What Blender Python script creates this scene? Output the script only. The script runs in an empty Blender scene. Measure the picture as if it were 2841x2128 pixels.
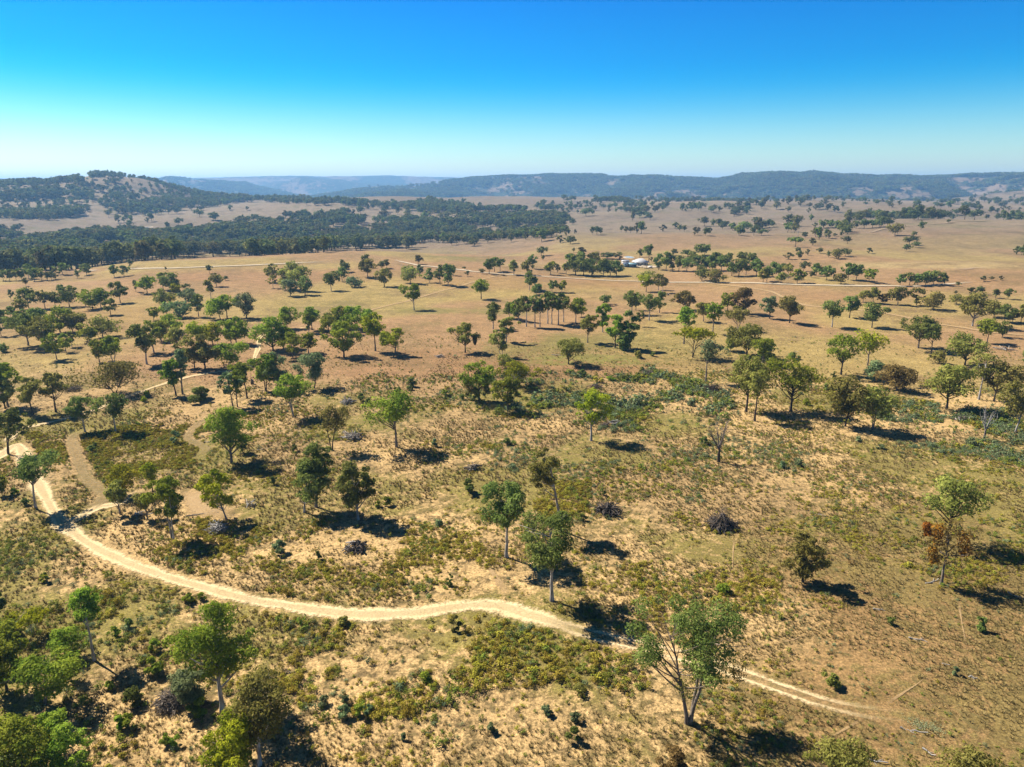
import bpy, math, random
import numpy as np
from mathutils import Vector

rng = np.random.default_rng(7)
random.seed(7)
sc = bpy.context.scene
COL = sc.collection
R = math.radians

# ------------------------------------------------------------------ camera, sky, sun, exposure
F, CX, CY, HZ = 1971.0, 1420.5, 1064.0, 515.0        # focal length, centre and horizon in photo pixels
CAMZ = 60.0
PITCH = math.atan((CY - HZ) / F)
cam = bpy.data.cameras.new('camera'); camo = bpy.data.objects.new('camera', cam); COL.objects.link(camo)
camo.location = (0, 0, CAMZ); camo.rotation_euler = (math.pi / 2 - PITCH, 0, 0)
cam.sensor_width = 36.0; cam.sensor_fit = 'HORIZONTAL'; cam.lens = F / 2841.0 * 36.0
cam.clip_start = 0.5; cam.clip_end = 60000.0
sc.camera = camo

SUN_ELEV, SHADOW_AZ = R(46), R(-32)                  # shadows fall to the right and a little towards us
sun_h = (-math.cos(SHADOW_AZ), -math.sin(SHADOW_AZ))  # horizontal direction towards the sun
sd = Vector((sun_h[0] * math.cos(SUN_ELEV), sun_h[1] * math.cos(SUN_ELEV), math.sin(SUN_ELEV)))
sl = bpy.data.lights.new('sun', 'SUN'); sl.energy = 5.0; sl.angle = R(0.5); sl.color = (1.0, 0.93, 0.82)
so = bpy.data.objects.new('sun', sl); COL.objects.link(so)
so.rotation_euler = sd.to_track_quat('Z', 'Y').to_euler(); so.location = (-200, 100, 300)

w = bpy.data.worlds.new('World'); sc.world = w; w.use_nodes = True
wn = w.node_tree; wn.nodes.clear()
sky = wn.nodes.new('ShaderNodeTexSky'); sky.sky_type = 'NISHITA'; sky.sun_disc = False
sky.sun_elevation = SUN_ELEV; sky.sun_rotation = math.atan2(sun_h[0], sun_h[1])
sky.altitude = 300; sky.air_density = 1.0; sky.dust_density = 0.6; sky.ozone_density = 2.0
tc = wn.nodes.new('ShaderNodeTexCoord'); sx = wn.nodes.new('ShaderNodeSeparateXYZ')
wn.links.new(tc.outputs['Generated'], sx.inputs[0])
rp = wn.nodes.new('ShaderNodeValToRGB'); rp.color_ramp.interpolation = 'B_SPLINE'
SKY_TINT = [(0.0, (0.96, 1.08, 1.15)), (0.035, (0.84, 1.03, 1.15)), (0.075, (0.40, 0.86, 1.16)), (0.115, (0.02, 0.63, 1.18)),
            (0.15, (0.004, 0.55, 1.16)), (0.24, (0.003, 0.45, 1.04)), (0.45, (0.01, 0.19, 0.42)), (1.0, (0.02, 0.11, 0.24))]
el = rp.color_ramp.elements
while len(el) < len(SKY_TINT): el.new(0.5)
for e, (p, c) in zip(el, SKY_TINT): e.position = p; e.color = (*c, 1)
wn.links.new(sx.outputs['Z'], rp.inputs[0])
mx = wn.nodes.new('ShaderNodeMixRGB'); mx.blend_type = 'MULTIPLY'; mx.inputs[0].default_value = 1.0
wn.links.new(sky.outputs[0], mx.inputs[1]); wn.links.new(rp.outputs[0], mx.inputs[2])
bg = wn.nodes.new('ShaderNodeBackground'); bg.inputs[1].default_value = 0.068
wo = wn.nodes.new('ShaderNodeOutputWorld')
wn.links.new(mx.outputs[0], bg.inputs[0]); wn.links.new(bg.outputs[0], wo.inputs[0])

sc.view_settings.view_transform = 'Standard'; sc.view_settings.look = 'None'
sc.view_settings.exposure = 1.15; sc.view_settings.gamma = 1.0; sc.view_settings.use_curve_mapping = False
sc.cycles.max_bounces = 5; sc.cycles.diffuse_bounces = 2; sc.cycles.transmission_bounces = 2
sc.cycles.transparent_max_bounces = 12; sc.cycles.volume_bounces = 1

# ------------------------------------------------------------------ numeric helpers
def vnoise(x, y, seed):
    ix = np.floor(x).astype(np.int64); iy = np.floor(y).astype(np.int64)
    fx = x - ix; fy = y - iy
    def h(a, b):
        v = (a * 374761393 + b * 668265263 + seed * 144269504) & 0xffffffff
        v = ((v ^ (v >> 13)) * 1274126177) & 0xffffffff
        return ((v ^ (v >> 16)) & 0xffff) / 65535.0
    fx = fx * fx * fx * (fx * (fx * 6 - 15) + 10); fy = fy * fy * fy * (fy * (fy * 6 - 15) + 10)
    a = h(ix, iy); b = h(ix + 1, iy); c = h(ix, iy + 1); d = h(ix + 1, iy + 1)
    return (a + (b - a) * fx) * (1 - fy) + (c + (d - c) * fx) * fy - 0.5

def fbm(x, y, wl, octv=4, seed=1, gain=0.5):
    x = np.asarray(x, float) / wl; y = np.asarray(y, float) / wl
    s = 0; a = 1.0
    for o in range(octv):
        s = s + a * vnoise(x + 17.3 * o, y - 9.1 * o, seed + o); a *= gain; x = x * 2.03; y = y * 2.03
    return s

def ss(a, b, v):
    t = np.clip((v - a) / (b - a), 0, 1); return t * t * (3 - 2 * t)

CP, SP = math.cos(PITCH), math.sin(PITCH)
def A(px): return np.arctan((np.asarray(px, float) - CX) / F * CP)
def ray(px, py):
    x = (np.asarray(px, float) - CX) / F; y = (CY - np.asarray(py, float)) / F
    return np.stack([x, CP + y * SP, -SP + y * CP], -1)
def project(x, y, z):
    f = y * CP - (z - CAMZ) * SP; u = y * SP + (z - CAMZ) * CP
    f = np.where(f < 1, 1, f)
    return CX + F * x / f, CY - F * u / f

# ------------------------------------------------------------------ terrain
FAR_B = ([-900, 380, 460, 560, 700, 800, 900, 1000, 1060, 1130, 1200, 1300, 1400, 2100, 2300, 2500, 2700, 3600],
         [500, 500, 497, 497, 493, 491, 492, 491, 489, 491, 493, 494, 497, 497, 492, 500, 497, 495])
SPUR = ([-900, 400, 470, 520, 600, 680, 720, 800, 900], [515, 512, 498, 500, 505, 510, 522, 535, 560])
RANGE_A = ([700, 850, 960, 1100, 1200, 1300, 1420, 1500, 1600, 1700, 1800, 1900, 1980, 2060, 2200, 2300, 2440, 2560, 2650, 2750, 2841, 3600],
           [585, 545, 531, 522, 512, 497, 491, 491, 488, 494, 495, 500, 502, 492, 486, 490, 498, 497, 494, 494, 492, 492])
SPUR_R = ([2150, 2400, 2550, 2650, 2760, 2841, 3100, 3600], [590, 568, 552, 543, 532, 526, 522, 520])
def ridge(z, a, r, x, y, prof, d0, wid, wob, floor, seed, rough):
    d = d0 + wob * fbm(np.sin(a) * 3000, np.cos(a) * 3000, 700, 3, seed)
    yy = np.interp(a, A(prof[0]), prof[1])
    top = CAMZ + (HZ - yy) * d / F
    t = (r - d) / np.where(r < d, wid, wid * 1.5)
    p = np.exp(-t * t)
    spur = np.abs(fbm(x, y, wid * 1.1, 5, seed + 9)) * 2
    flank = p * (1 - p) * 4
    h = floor + (top - floor) * p - rough * flank * (1 - spur) * 0.9 + rough * 0.25 * flank
    h = h + 6 * fbm(x, y, 120, 3, seed + 3) * p + .34 * rough * (np.abs(fbm(x, y, 360, 3, seed + 13)) - .22) * (flank * .8 + .08)
    return np.maximum(z, h)

def bump(x, y, px, d, h, sr, sl_):
    a = float(A(px)); cx, cy = d * math.sin(a), d * math.cos(a)
    dr = (x - cx) * math.sin(a) + (y - cy) * math.cos(a); dl = (x - cx) * math.cos(a) - (y - cy) * math.sin(a)
    return h * np.exp(-(dr / sr) ** 2 - (dl / sl_) ** 2)

def terr(x, y):
    r = np.hypot(x, y); a = np.arctan2(x, y)
    z = 0.9 * fbm(x, y, 45, 4, 3) * ss(20, 80, r)
    z = z + 7.0 * fbm(x, y, 260, 3, 11) * ss(150, 500, r) + 6.0 * (np.abs(fbm(x, y, 210, 3, 15)) - .2) * ss(350, 800, r)
    z = z + 20.0 * fbm(x, y, 620, 3, 21) * ss(500, 1400, r)
    z = z + 15.0 * ss(950, 2200, r)
    wl = ss(float(A(-700)), float(A(-100)), a) * (1 - ss(float(A(1250)), float(A(1650)), a))
    z = z - 17.0 * ss(630, 800, r) * (1 - ss(1050, 2150, r)) * wl
    z = z + 16.0 * (np.abs(fbm(x, y, 430, 3, 25)) - .2) * ss(900, 1500, r)
    z = z + 5.0 * np.exp(-((r - 610) / 110) ** 2) * ss(float(A(150)), float(A(420)), a) * (1 - ss(float(A(900)), float(A(1250)), a))
    z = z - (55.0 + 10 * fbm(x, y, 500, 2, 5)) * ss(2500, 3500, r + 350 * fbm(x, y, 900, 2, 31))
    z = z + bump(x, y, 2790, 1120, 14, 200, 260) + bump(x, y, 2790, 1650, -9, 260, 330) + bump(x, y, 2500, 1250, 5, 150, 200)
    z = z + bump(x, y, 1355, 2650, 8, 160, 140) + bump(x, y, 560, 1500, 9, 160, 200) + bump(x, y, 800, 1900, 12, 200, 200)
    z = z + bump(x, y, 1150, 640, 4, 60, 60)
    g = np.abs(fbm(x, y, 330, 4, 61))
    hill = bump(x, y, 325, 2450, 60, 330, 170) + bump(x, y, 40, 2350, 26, 380, 300) + bump(x, y, -380, 2300, 40, 420, 330) \
        + bump(x, y, 520, 2550, 14, 330, 200) + bump(x, y, 640, 2650, -8, 260, 180)
    z = z + hill * (1 + 0.5 * (g - 0.22))
    z = ridge(z, a, r, x, y, SPUR_R, 3600, 520, 200, -45, 71, 24)
    z = ridge(z, a, r, x, y, RANGE_A, 5200, 900, 500, -45, 81, 120)
    z = ridge(z, a, r, x, y, SPUR, 6600, 700, 300, -45, 91, 40)
    z = ridge(z, a, r, x, y, FAR_B, 9300, 1400, 700, -45, 101, 150)
    return z

fine = np.radians(np.arange(-49, 49.01, 0.22)); coarse = np.radians(np.linspace(49, 311, 66))[1:-1]
ANG = np.concatenate([fine, coarse])
rad = [12.0]
while rad[-1] < 13000: rad.append(rad[-1] * (1.012 if rad[-1] < 420 else 1.016))
RAD = np.array(rad); NA, NR = len(ANG), len(RAD)
gx = np.sin(ANG)[None, :] * RAD[:, None]; gy = np.cos(ANG)[None, :] * RAD[:, None]
GZ = terr(gx, gy)
LR = np.log(RAD)
ANGW = np.concatenate([ANG, [ANG[0] + 2 * math.pi]]); GZW = np.concatenate([GZ, GZ[:, :1]], 1)
def HT(x, y):
    x = np.asarray(x, float); y = np.asarray(y, float)
    r = np.clip(np.hypot(x, y), RAD[0], RAD[-1] * 0.999); a = np.arctan2(x, y); a = np.where(a < ANG[0], a + 2 * math.pi, a)
    i = np.clip(np.searchsorted(RAD, r) - 1, 0, NR - 2); j = np.clip(np.searchsorted(ANGW, a) - 1, 0, NA - 1)
    fr = (r - RAD[i]) / (RAD[i + 1] - RAD[i]); fa = (a - ANGW[j]) / (ANGW[j + 1] - ANGW[j])
    return (GZW[i, j] * (1 - fa) + GZW[i, j + 1] * fa) * (1 - fr) + (GZW[i + 1, j] * (1 - fa) + GZW[i + 1, j + 1] * fa) * fr
MR = np.exp(np.linspace(math.log(38), math.log(12500), 2600))
def hit(px, py):
    px = np.atleast_1d(np.asarray(px, float)); py = np.atleast_1d(np.asarray(py, float))
    d = ray(px, py); hl = np.hypot(d[:, 0], d[:, 1]); out = np.zeros((len(px), 3))
    for k in range(len(px)):
        x = d[k, 0] / hl[k] * MR; y = d[k, 1] / hl[k] * MR; zz = CAMZ + d[k, 2] / hl[k] * MR
        below = np.nonzero(zz <= HT(x, y))[0]
        i = below[0] if len(below) else len(MR) - 1
        if 0 < i < len(MR) - 1:
            z0 = zz[i - 1] - HT(x[i - 1], y[i - 1]); z1 = zz[i] - HT(x[i], y[i]); t = float(z0 / (z0 - z1 + 1e-9))
            rr = MR[i - 1] + (MR[i] - MR[i - 1]) * t
        else: rr = MR[i]
        xx, yy = d[k, 0] / hl[k] * rr, d[k, 1] / hl[k] * rr
        out[k] = (xx, yy, float(HT(xx, yy)))
    return out

def inpoly(u, v, poly):
    u = np.asarray(u); v = np.asarray(v); c = np.zeros(u.shape, bool); n = len(poly); j = n - 1
    for i in range(n):
        xi, yi = poly[i]; xj, yj = poly[j]
        k = ((yi > v) != (yj > v)) & (u < (xj - xi) * (v - yi) / ((yj - yi) if yj != yi else 1e-9) + xi)
        c ^= k; j = i
    return c

# ------------------------------------------------------------------ object helpers
def mesh_obj(name, V, Fq, mat, parent=None, smooth=False, attrs=None):
    me = bpy.data.meshes.new(name)
    V = np.asarray(V, np.float32); me.vertices.add(len(V)); me.vertices.foreach_set('co', V.ravel())
    if isinstance(Fq, np.ndarray): Fl = [Fq]
    else: Fl = [f for f in Fq if len(f)]
    tot = sum(f.size for f in Fl); nf = sum(len(f) for f in Fl)
    me.loops.add(tot); me.polygons.add(nf)
    me.loops.foreach_set('vertex_index', np.concatenate([f.ravel() for f in Fl]).astype(np.int32))
    sizes = np.concatenate([np.full(len(f), f.shape[1]) for f in Fl]); st = np.concatenate([[0], np.cumsum(sizes)[:-1]])
    me.polygons.foreach_set('loop_start', st.astype(np.int32))
    if smooth: me.polygons.foreach_set('use_smooth', np.ones(nf, bool))
    for k, v in (attrs or {}).items():
        if v.ndim == 1:
            at = me.attributes.new(k, 'FLOAT', 'POINT'); at.data.foreach_set('value', v.astype(np.float32))
        else:
            at = me.attributes.new(k, 'FLOAT_COLOR', 'POINT'); at.data.foreach_set('color', v.astype(np.float32).ravel())
    if mat: me.materials.append(mat)
    me.update(calc_edges=True); me.validate()
    o = bpy.data.objects.new(name, me)
    if parent is not False: COL.objects.link(o)
    if parent: o.parent = parent
    return o
def empty(name, loc, rz=0.0):
    o = bpy.data.objects.new(name, None); COL.objects.link(o); o.location = loc; o.rotation_euler = (0, 0, rz)
    o.empty_display_size = 0.5
    return o
def tag(o, label=None, cat=None, group=None, kind=None):
    if label: o['label'] = label
    if cat: o['category'] = cat
    if group: o['group'] = group
    if kind: o['kind'] = kind
    return o

class NT:
    def __init__(s, name):
        s.m = bpy.data.materials.new(name); s.m.use_nodes = True; s.t = s.m.node_tree; s.t.nodes.clear()
        s.out = s.n('ShaderNodeOutputMaterial')
    def n(s, typ, **kw):
        o = s.t.nodes.new(typ)
        for k, v in kw.items(): setattr(o, k, v)
        return o
    def l(s, a, b): s.t.links.new(a, b)
    def math(s, op, a, b=None, clamp=False):
        o = s.n('ShaderNodeMath', operation=op, use_clamp=clamp)
        for i, v in enumerate((a, b)):
            if v is None: continue
            if isinstance(v, (int, float)): o.inputs[i].default_value = v
            else: s.l(v, o.inputs[i])
        return o.outputs[0]
    def mix(s, f, a, b, mode='MIX'):
        o = s.n('ShaderNodeMixRGB', blend_type=mode)
        for i, v in enumerate((f, a, b)):
            if isinstance(v, (int, float)): o.inputs[i].default_value = v
            elif isinstance(v, tuple): o.inputs[i].default_value = (*v, 1)
            else: s.l(v, o.inputs[i])
        return o.outputs[0]
    def noise(s, scale, detail=4, rough=0.55, vec=None, dist=0.0):
        o = s.n('ShaderNodeTexNoise'); o.inputs['Scale'].default_value = scale; o.inputs['Detail'].default_value = detail
        o.inputs['Roughness'].default_value = rough; o.inputs['Distortion'].default_value = dist
        if vec is not None: s.l(vec, o.inputs['Vector'])
        return o.outputs['Fac']
    def obj(s): return s.n('ShaderNodeTexCoord').outputs['Object']
    def attr(s, name, out='Fac'): return s.n('ShaderNodeAttribute', attribute_name=name).outputs[out]
    def principled(s, col, rough=0.9, spec=0.1, bumpv=None, strength=0.5, dist=0.05, metal=0.0):
        p = s.n('ShaderNodeBsdfPrincipled'); p.inputs['Roughness'].default_value = rough
        p.inputs['Specular IOR Level'].default_value = spec; p.inputs['Metallic'].default_value = metal
        if isinstance(col, tuple): p.inputs['Base Color'].default_value = (*col, 1)
        else: s.l(col, p.inputs['Base Color'])
        if bumpv is not None:
            b = s.n('ShaderNodeBump'); b.inputs['Strength'].default_value = strength; b.inputs['Distance'].default_value = dist
            s.l(bumpv, b.inputs['Height']); s.l(b.outputs[0], p.inputs['Normal'])
        return p
    def done(s, sh): s.l(sh.outputs[0], s.out.inputs[0]); return s.m

def leaf_mat(name, c1, c2, trans=0.42):
    t = NT(name)
    oi = t.n('ShaderNodeObjectInfo')
    col = t.mix(t.attr('tint'), c1, c2)
    hs = t.n('ShaderNodeHueSaturation'); t.l(col, hs.inputs['Color'])
    t.l(t.math('ADD', t.math('MULTIPLY', oi.outputs['Random'], 0.05), 0.475), hs.inputs['Hue'])
    t.l(t.math('ADD', t.math('MULTIPLY', oi.outputs['Random'], 0.5), 0.95), hs.inputs['Value'])
    d = t.n('ShaderNodeBsdfDiffuse'); tr = t.n('ShaderNodeBsdfTranslucent'); m = t.n('ShaderNodeMixShader')
    t.l(hs.outputs[0], d.inputs[0]); t.l(hs.outputs[0], tr.inputs[0]); m.inputs[0].default_value = trans
    t.l(d.outputs[0], m.inputs[1]); t.l(tr.outputs[0], m.inputs[2])
    return t.done(m)
LEAF = {
    'g': leaf_mat('leaf_green', (0.105, 0.155, 0.016), (0.285, 0.325, 0.040)),
    'y': leaf_mat('leaf_yellow_green', (0.140, 0.175, 0.010), (0.36, 0.355, 0.024)),
    'd': leaf_mat('leaf_dark_green', (0.080, 0.110, 0.024), (0.220, 0.245, 0.060)),
    'o': leaf_mat('leaf_olive', (0.125, 0.128, 0.024), (0.300, 0.280, 0.070)),
    'b': leaf_mat('leaf_blue_green', (0.090, 0.130, 0.055), (0.230, 0.275, 0.120)),
    'n': leaf_mat('leaf_brown_olive', (0.110, 0.085, 0.022), (0.250, 0.190, 0.060)),
    'r': leaf_mat('leaf_rust', (0.17, 0.080, 0.012), (0.42, 0.185, 0.026)),
}
LEAF['fd'] = leaf_mat('leaf_far_dark', (0.062, 0.080, 0.026), (0.165, 0.178, 0.060)); LEAF['fo'] = leaf_mat('leaf_far_olive', (0.082, 0.080, 0.026), (0.195, 0.175, 0.060)); LEAF['fg'] = leaf_mat('leaf_far_green', (0.070, 0.100, 0.022), (0.190, 0.215, 0.050))
def bark_mat(name, c1, c2, sc_=1.2):
    t = NT(name); v = t.obj(); mp = t.n('ShaderNodeMapping'); mp.inputs['Scale'].default_value = (3, 3, 0.7); t.l(v, mp.inputs[0])
    nz = t.noise(sc_, 5, 0.6, mp.outputs[0])
    r = t.n('ShaderNodeMapRange'); t.l(nz, r.inputs[0]); r.inputs[1].default_value = 0.35; r.inputs[2].default_value = 0.65
    return t.done(t.principled(t.mix(r.outputs[0], c1, c2), 0.85, 0.2, nz, 0.6, 0.06))
BARK = {'p': bark_mat('bark_pale', (0.16, 0.13, 0.10), (0.52, 0.47, 0.41)),
        'm': bark_mat('bark_grey', (0.075, 0.06, 0.045), (0.26, 0.21, 0.165)),
        'k': bark_mat('bark_dark', (0.018, 0.014, 0.011), (0.085, 0.062, 0.045)),
        'w': bark_mat('dead_wood', (0.15, 0.135, 0.12), (0.44, 0.41, 0.37)),
        'c': bark_mat('charred_wood', (0.012, 0.011, 0.010), (0.13, 0.105, 0.085), 0.8)}

# ------------------------------------------------------------------ ground sheet
def poly_mask(u, v, polys):
    m = np.zeros(u.shape, bool)
    for p in polys: m |= inpoly(u, v, p)
    return m
gu, gv = project(gx, gy, GZ)
front = gy > 5
gu = np.where(front, gu, -9e3); gv = np.where(front, gv, 3e3)
rr_ = np.hypot(gx, gy); aa_ = np.arctan2(gx, gy)
def ell(cx, cy, rx, ry, soft=0.55):
    d = np.hypot((gu - cx) / rx, (gv - cy) / ry); d = d + 0.5 * fbm(gx, gy, 30, 3, 77) * ss(2, 0.3, d)
    return 1 - ss(1 - soft, 1 + soft * 0.4, d)
def C(r, g, b): return np.array([r, g, b])
n1 = fbm(gx, gy, 22, 4, 201); n2 = fbm(gx, gy, 90, 4, 211); n3 = fbm(gx, gy, 420, 4, 221)
def lerp(a, b, t): return a + (b - a) * t[..., None]
one = np.ones(gx.shape)
sand, tan_, straw = C(.60, .435, .235), C(.44, .315, .175), C(.37, .275, .125)
pink, brown, olive, litter = C(.36, .225, .135), C(.27, .185, .105), C(.27, .235, .085), C(.20, .15, .085)
colA = lerp(np.broadcast_to(sand, gx.shape + (3,)), np.broadcast_to(tan_, gx.shape + (3,)), ss(-.25, .3, n2))
colB = lerp(np.broadcast_to(litter, gx.shape + (3,)), np.broadcast_to(olive, gx.shape + (3,)), ss(-.2, .25, n1))
mixb = 0.50 + 0.3 * n1
# lower right: dry brown grass; upper: grazed paddock, turning pink-tan further out
gr = np.clip(ell(2560, 1960, 620, 360) + 0.8 * ell(2500, 1560, 500, 250) , 0, 1)
colA = lerp(colA, np.broadcast_to(C(.335, .225, .115), colA.shape), gr); colB = lerp(colB, np.broadcast_to(C(.25, .195, .085), colA.shape), gr)
scr = ss(1010, 1100, gv + 60 * fbm(gx, gy, 40, 3, 55) + np.where(gu < 700, 0, 0))          # 1 in the scrub, 0 in the paddock
padA = lerp(np.broadcast_to(straw, colA.shape), np.broadcast_to(pink, colA.shape), ss(-.22, .22, n2 + 0.5 * n3))
padB = lerp(np.broadcast_to(C(.30, .235, .095), colA.shape), np.broadcast_to(brown, colA.shape), ss(-.2, .2, n3 + .5 * n1))
colA = lerp(padA, colA, scr); colB = lerp(padB, colB, scr); mixb = mixb * scr + (0.42 + .3 * n1) * (1 - scr)
redz = np.clip(ell(1350, 1010, 520, 50) + ell(1500, 785, 380, 22) + ell(700, 770, 420, 26) + .8 * ell(330, 880, 300, 60) + .7 * ell(1220, 760, 160, 40)
               + ell(2500, 660, 320, 40) * .6 + ell(2330, 830, 160, 20) * .6 + ell(2700, 770, 200, 18) * .7, 0, 1)
colA = lerp(colA, np.broadcast_to(C(.33, .185, .105), colA.shape), redz * .5); colB = lerp(colB, np.broadcast_to(C(.27, .165, .095), colA.shape), redz * .45)
grn = np.clip(.8 * ell(1640, 1000, 160, 16) + .7 * ell(1250, 720, 110, 16) + .6 * ell(1700, 960, 420, 60) + .6 * ell(1300, 860, 260, 40) + .5 * ell(900, 830, 260, 40), 0, 1)
colB = lerp(colB, np.broadcast_to(C(.235, .215, .075), colA.shape), grn); mixb = mixb + .15 * grn
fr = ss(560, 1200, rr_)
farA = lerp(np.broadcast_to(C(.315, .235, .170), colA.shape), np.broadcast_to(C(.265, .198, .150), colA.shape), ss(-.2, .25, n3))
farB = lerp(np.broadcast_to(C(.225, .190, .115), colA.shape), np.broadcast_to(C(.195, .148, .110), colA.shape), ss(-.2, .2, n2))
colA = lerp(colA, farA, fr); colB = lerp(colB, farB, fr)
colA = lerp(colA, np.broadcast_to(C(.42, .31, .17), colA.shape), np.clip(ell(2600, 735, 330, 12) + ell(1560, 735, 200, 10) * .5, 0, 1))
# forest on the far country
def forest_noise(x, y): return fbm(x, y, 520, 6, 301, 0.66) + .25 * fbm(x, y, 1800, 2, 305) + .10
fo = forest_noise(gx, gy)
forest = ss(-.26, .10, fo) * ss(3000, 4300, rr_ + 300 * n3)
forest = np.where(aa_ > A(2350), forest * .85, forest)
forest = np.where((rr_ < 4300) & (aa_ > A(2300)), forest * .75, forest)
colB = lerp(colB, np.broadcast_to(C(.050, .070, .040), colA.shape), ss(2900, 3600, rr_)); mixb = np.where(rr_ > 2900, mixb * (1 - ss(2900, 3600, rr_)) + (.36 + .30 * forest) * ss(2900, 3600, rr_), mixb)
colA = lerp(colA, np.broadcast_to(C(.27, .19, .135), colA.shape), ss(3000, 4000, rr_))
farn = ss(250, 1500, rr_)
V = np.concatenate([np.stack([gx, gy, GZ], -1).reshape(-1, 3), [[0, 0, float(GZ[0].mean())]]])
ii, jj = np.meshgrid(np.arange(NR - 1), np.arange(NA), indexing='ij'); j2 = (jj + 1) % NA
Q = np.stack([ii * NA + jj, (ii) * NA + j2, (ii + 1) * NA + j2, (ii + 1) * NA + jj], -1).reshape(-1, 4)[:, ::-1]
j = np.arange(NA); T3 = np.stack([np.full(NA, NR * NA), (j + 1) % NA, j], -1)
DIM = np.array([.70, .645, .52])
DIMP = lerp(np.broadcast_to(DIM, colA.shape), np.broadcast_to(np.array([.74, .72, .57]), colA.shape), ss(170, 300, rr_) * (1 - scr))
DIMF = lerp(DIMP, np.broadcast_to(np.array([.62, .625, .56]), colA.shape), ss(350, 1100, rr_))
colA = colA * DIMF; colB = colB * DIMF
def att4(c): return np.concatenate([np.concatenate([c, np.ones(c.shape[:2] + (1,))], -1).reshape(-1, 4), [[.4, .3, .2, 1]]])
par = np.stack([mixb, farn, ss(2900, 3600, rr_)], -1)

def ground_colour(t):
    v = t.obj()
    sp = t.n('ShaderNodeSeparateColor'); t.l(t.attr('par', 'Color'), sp.inputs[0])
    na = t.noise(0.55, 7, 0.68, v, 0.4); nb = t.noise(0.045, 6, 0.66, v, 0.3); nf = t.noise(2.6, 5, 0.75, v); ng = t.noise(0.16, 4, 0.6, v)
    nw = t.math('ADD', t.math('MULTIPLY', t.math('SUBTRACT', t.noise(0.018, 9, .72, v, .5), .5), 2.0), .5)
    n0 = t.n('ShaderNodeMix'); t.l(sp.outputs[1], n0.inputs[0]); t.l(na, n0.inputs[2]); t.l(nb, n0.inputs[3])
    nm = t.n('ShaderNodeMix'); t.l(sp.outputs[2], nm.inputs[0]); t.l(n0.outputs[0], nm.inputs[2]); t.l(nw, nm.inputs[3])
    k = t.math('ADD', nm.outputs[0], t.math('SUBTRACT', sp.outputs[0], 1.0))
    k = t.math('ADD', t.math('MULTIPLY', k, 7.0), 0.5, True)
    col = t.mix(k, t.attr('colA', 'Color'), t.attr('colB', 'Color'))
    def mr(v_, a, b, c, d):
        r = t.n('ShaderNodeMapRange'); t.l(v_, r.inputs[0])
        for q, w_ in zip((1, 2, 3, 4), (a, b, c, d)): r.inputs[q].default_value = w_
        return r.outputs[0]
    near = t.math('SUBTRACT', 1.0, sp.outputs[2])
    nh = t.noise(5.5, 3, .7, v); nt_ = t.noise(1.1, 3, .6, v); nu = t.noise(0.3, 5, .7, v)
    col = t.mix(1.0, col, mr(nf, .36, .64, .55, 1.42), 'MULTIPLY'); col = t.mix(1.0, col, mr(ng, .3, .7, .80, 1.2), 'MULTIPLY')
    col = t.mix(1.0, col, mr(nh, .36, .64, .72, 1.25), 'MULTIPLY')
    # grass tussocks and litter: darker specks, and paler scuffed earth
    dk = t.math('MULTIPLY', mr(nt_, .56, .64, 0, .62), near); col = t.mix(dk, col, t.mix(nf, (.085, .065, .025), (.15, .125, .05)))
    lt = t.math('MULTIPLY', mr(nu, .58, .70, 0, .55), near); col = t.mix(lt, col, t.mix(1.0, col, (1.5, 1.45, 1.35), 'MULTIPLY'))
    h = t.math('ADD', t.math('MULTIPLY', nf, 0.35), t.math('ADD', t.math('MULTIPLY', k, 0.25), t.math('MULTIPLY', nt_, .5)))
    h = t.math('ADD', h, t.math('MULTIPLY', t.math('MULTIPLY', k, sp.outputs[2]), 22.0))
    return col, h
t = NT('ground_soil_and_grass'); gcol, gh = ground_colour(t)
M_GROUND = t.done(t.principled(gcol, 0.95, 0.05, gh, 0.7, 0.35))
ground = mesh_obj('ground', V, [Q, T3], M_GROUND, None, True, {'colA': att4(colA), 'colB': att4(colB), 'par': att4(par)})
tag(ground, 'dry rolling grassland and scrub reaching to forested blue ranges', None, None, 'structure')

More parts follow.
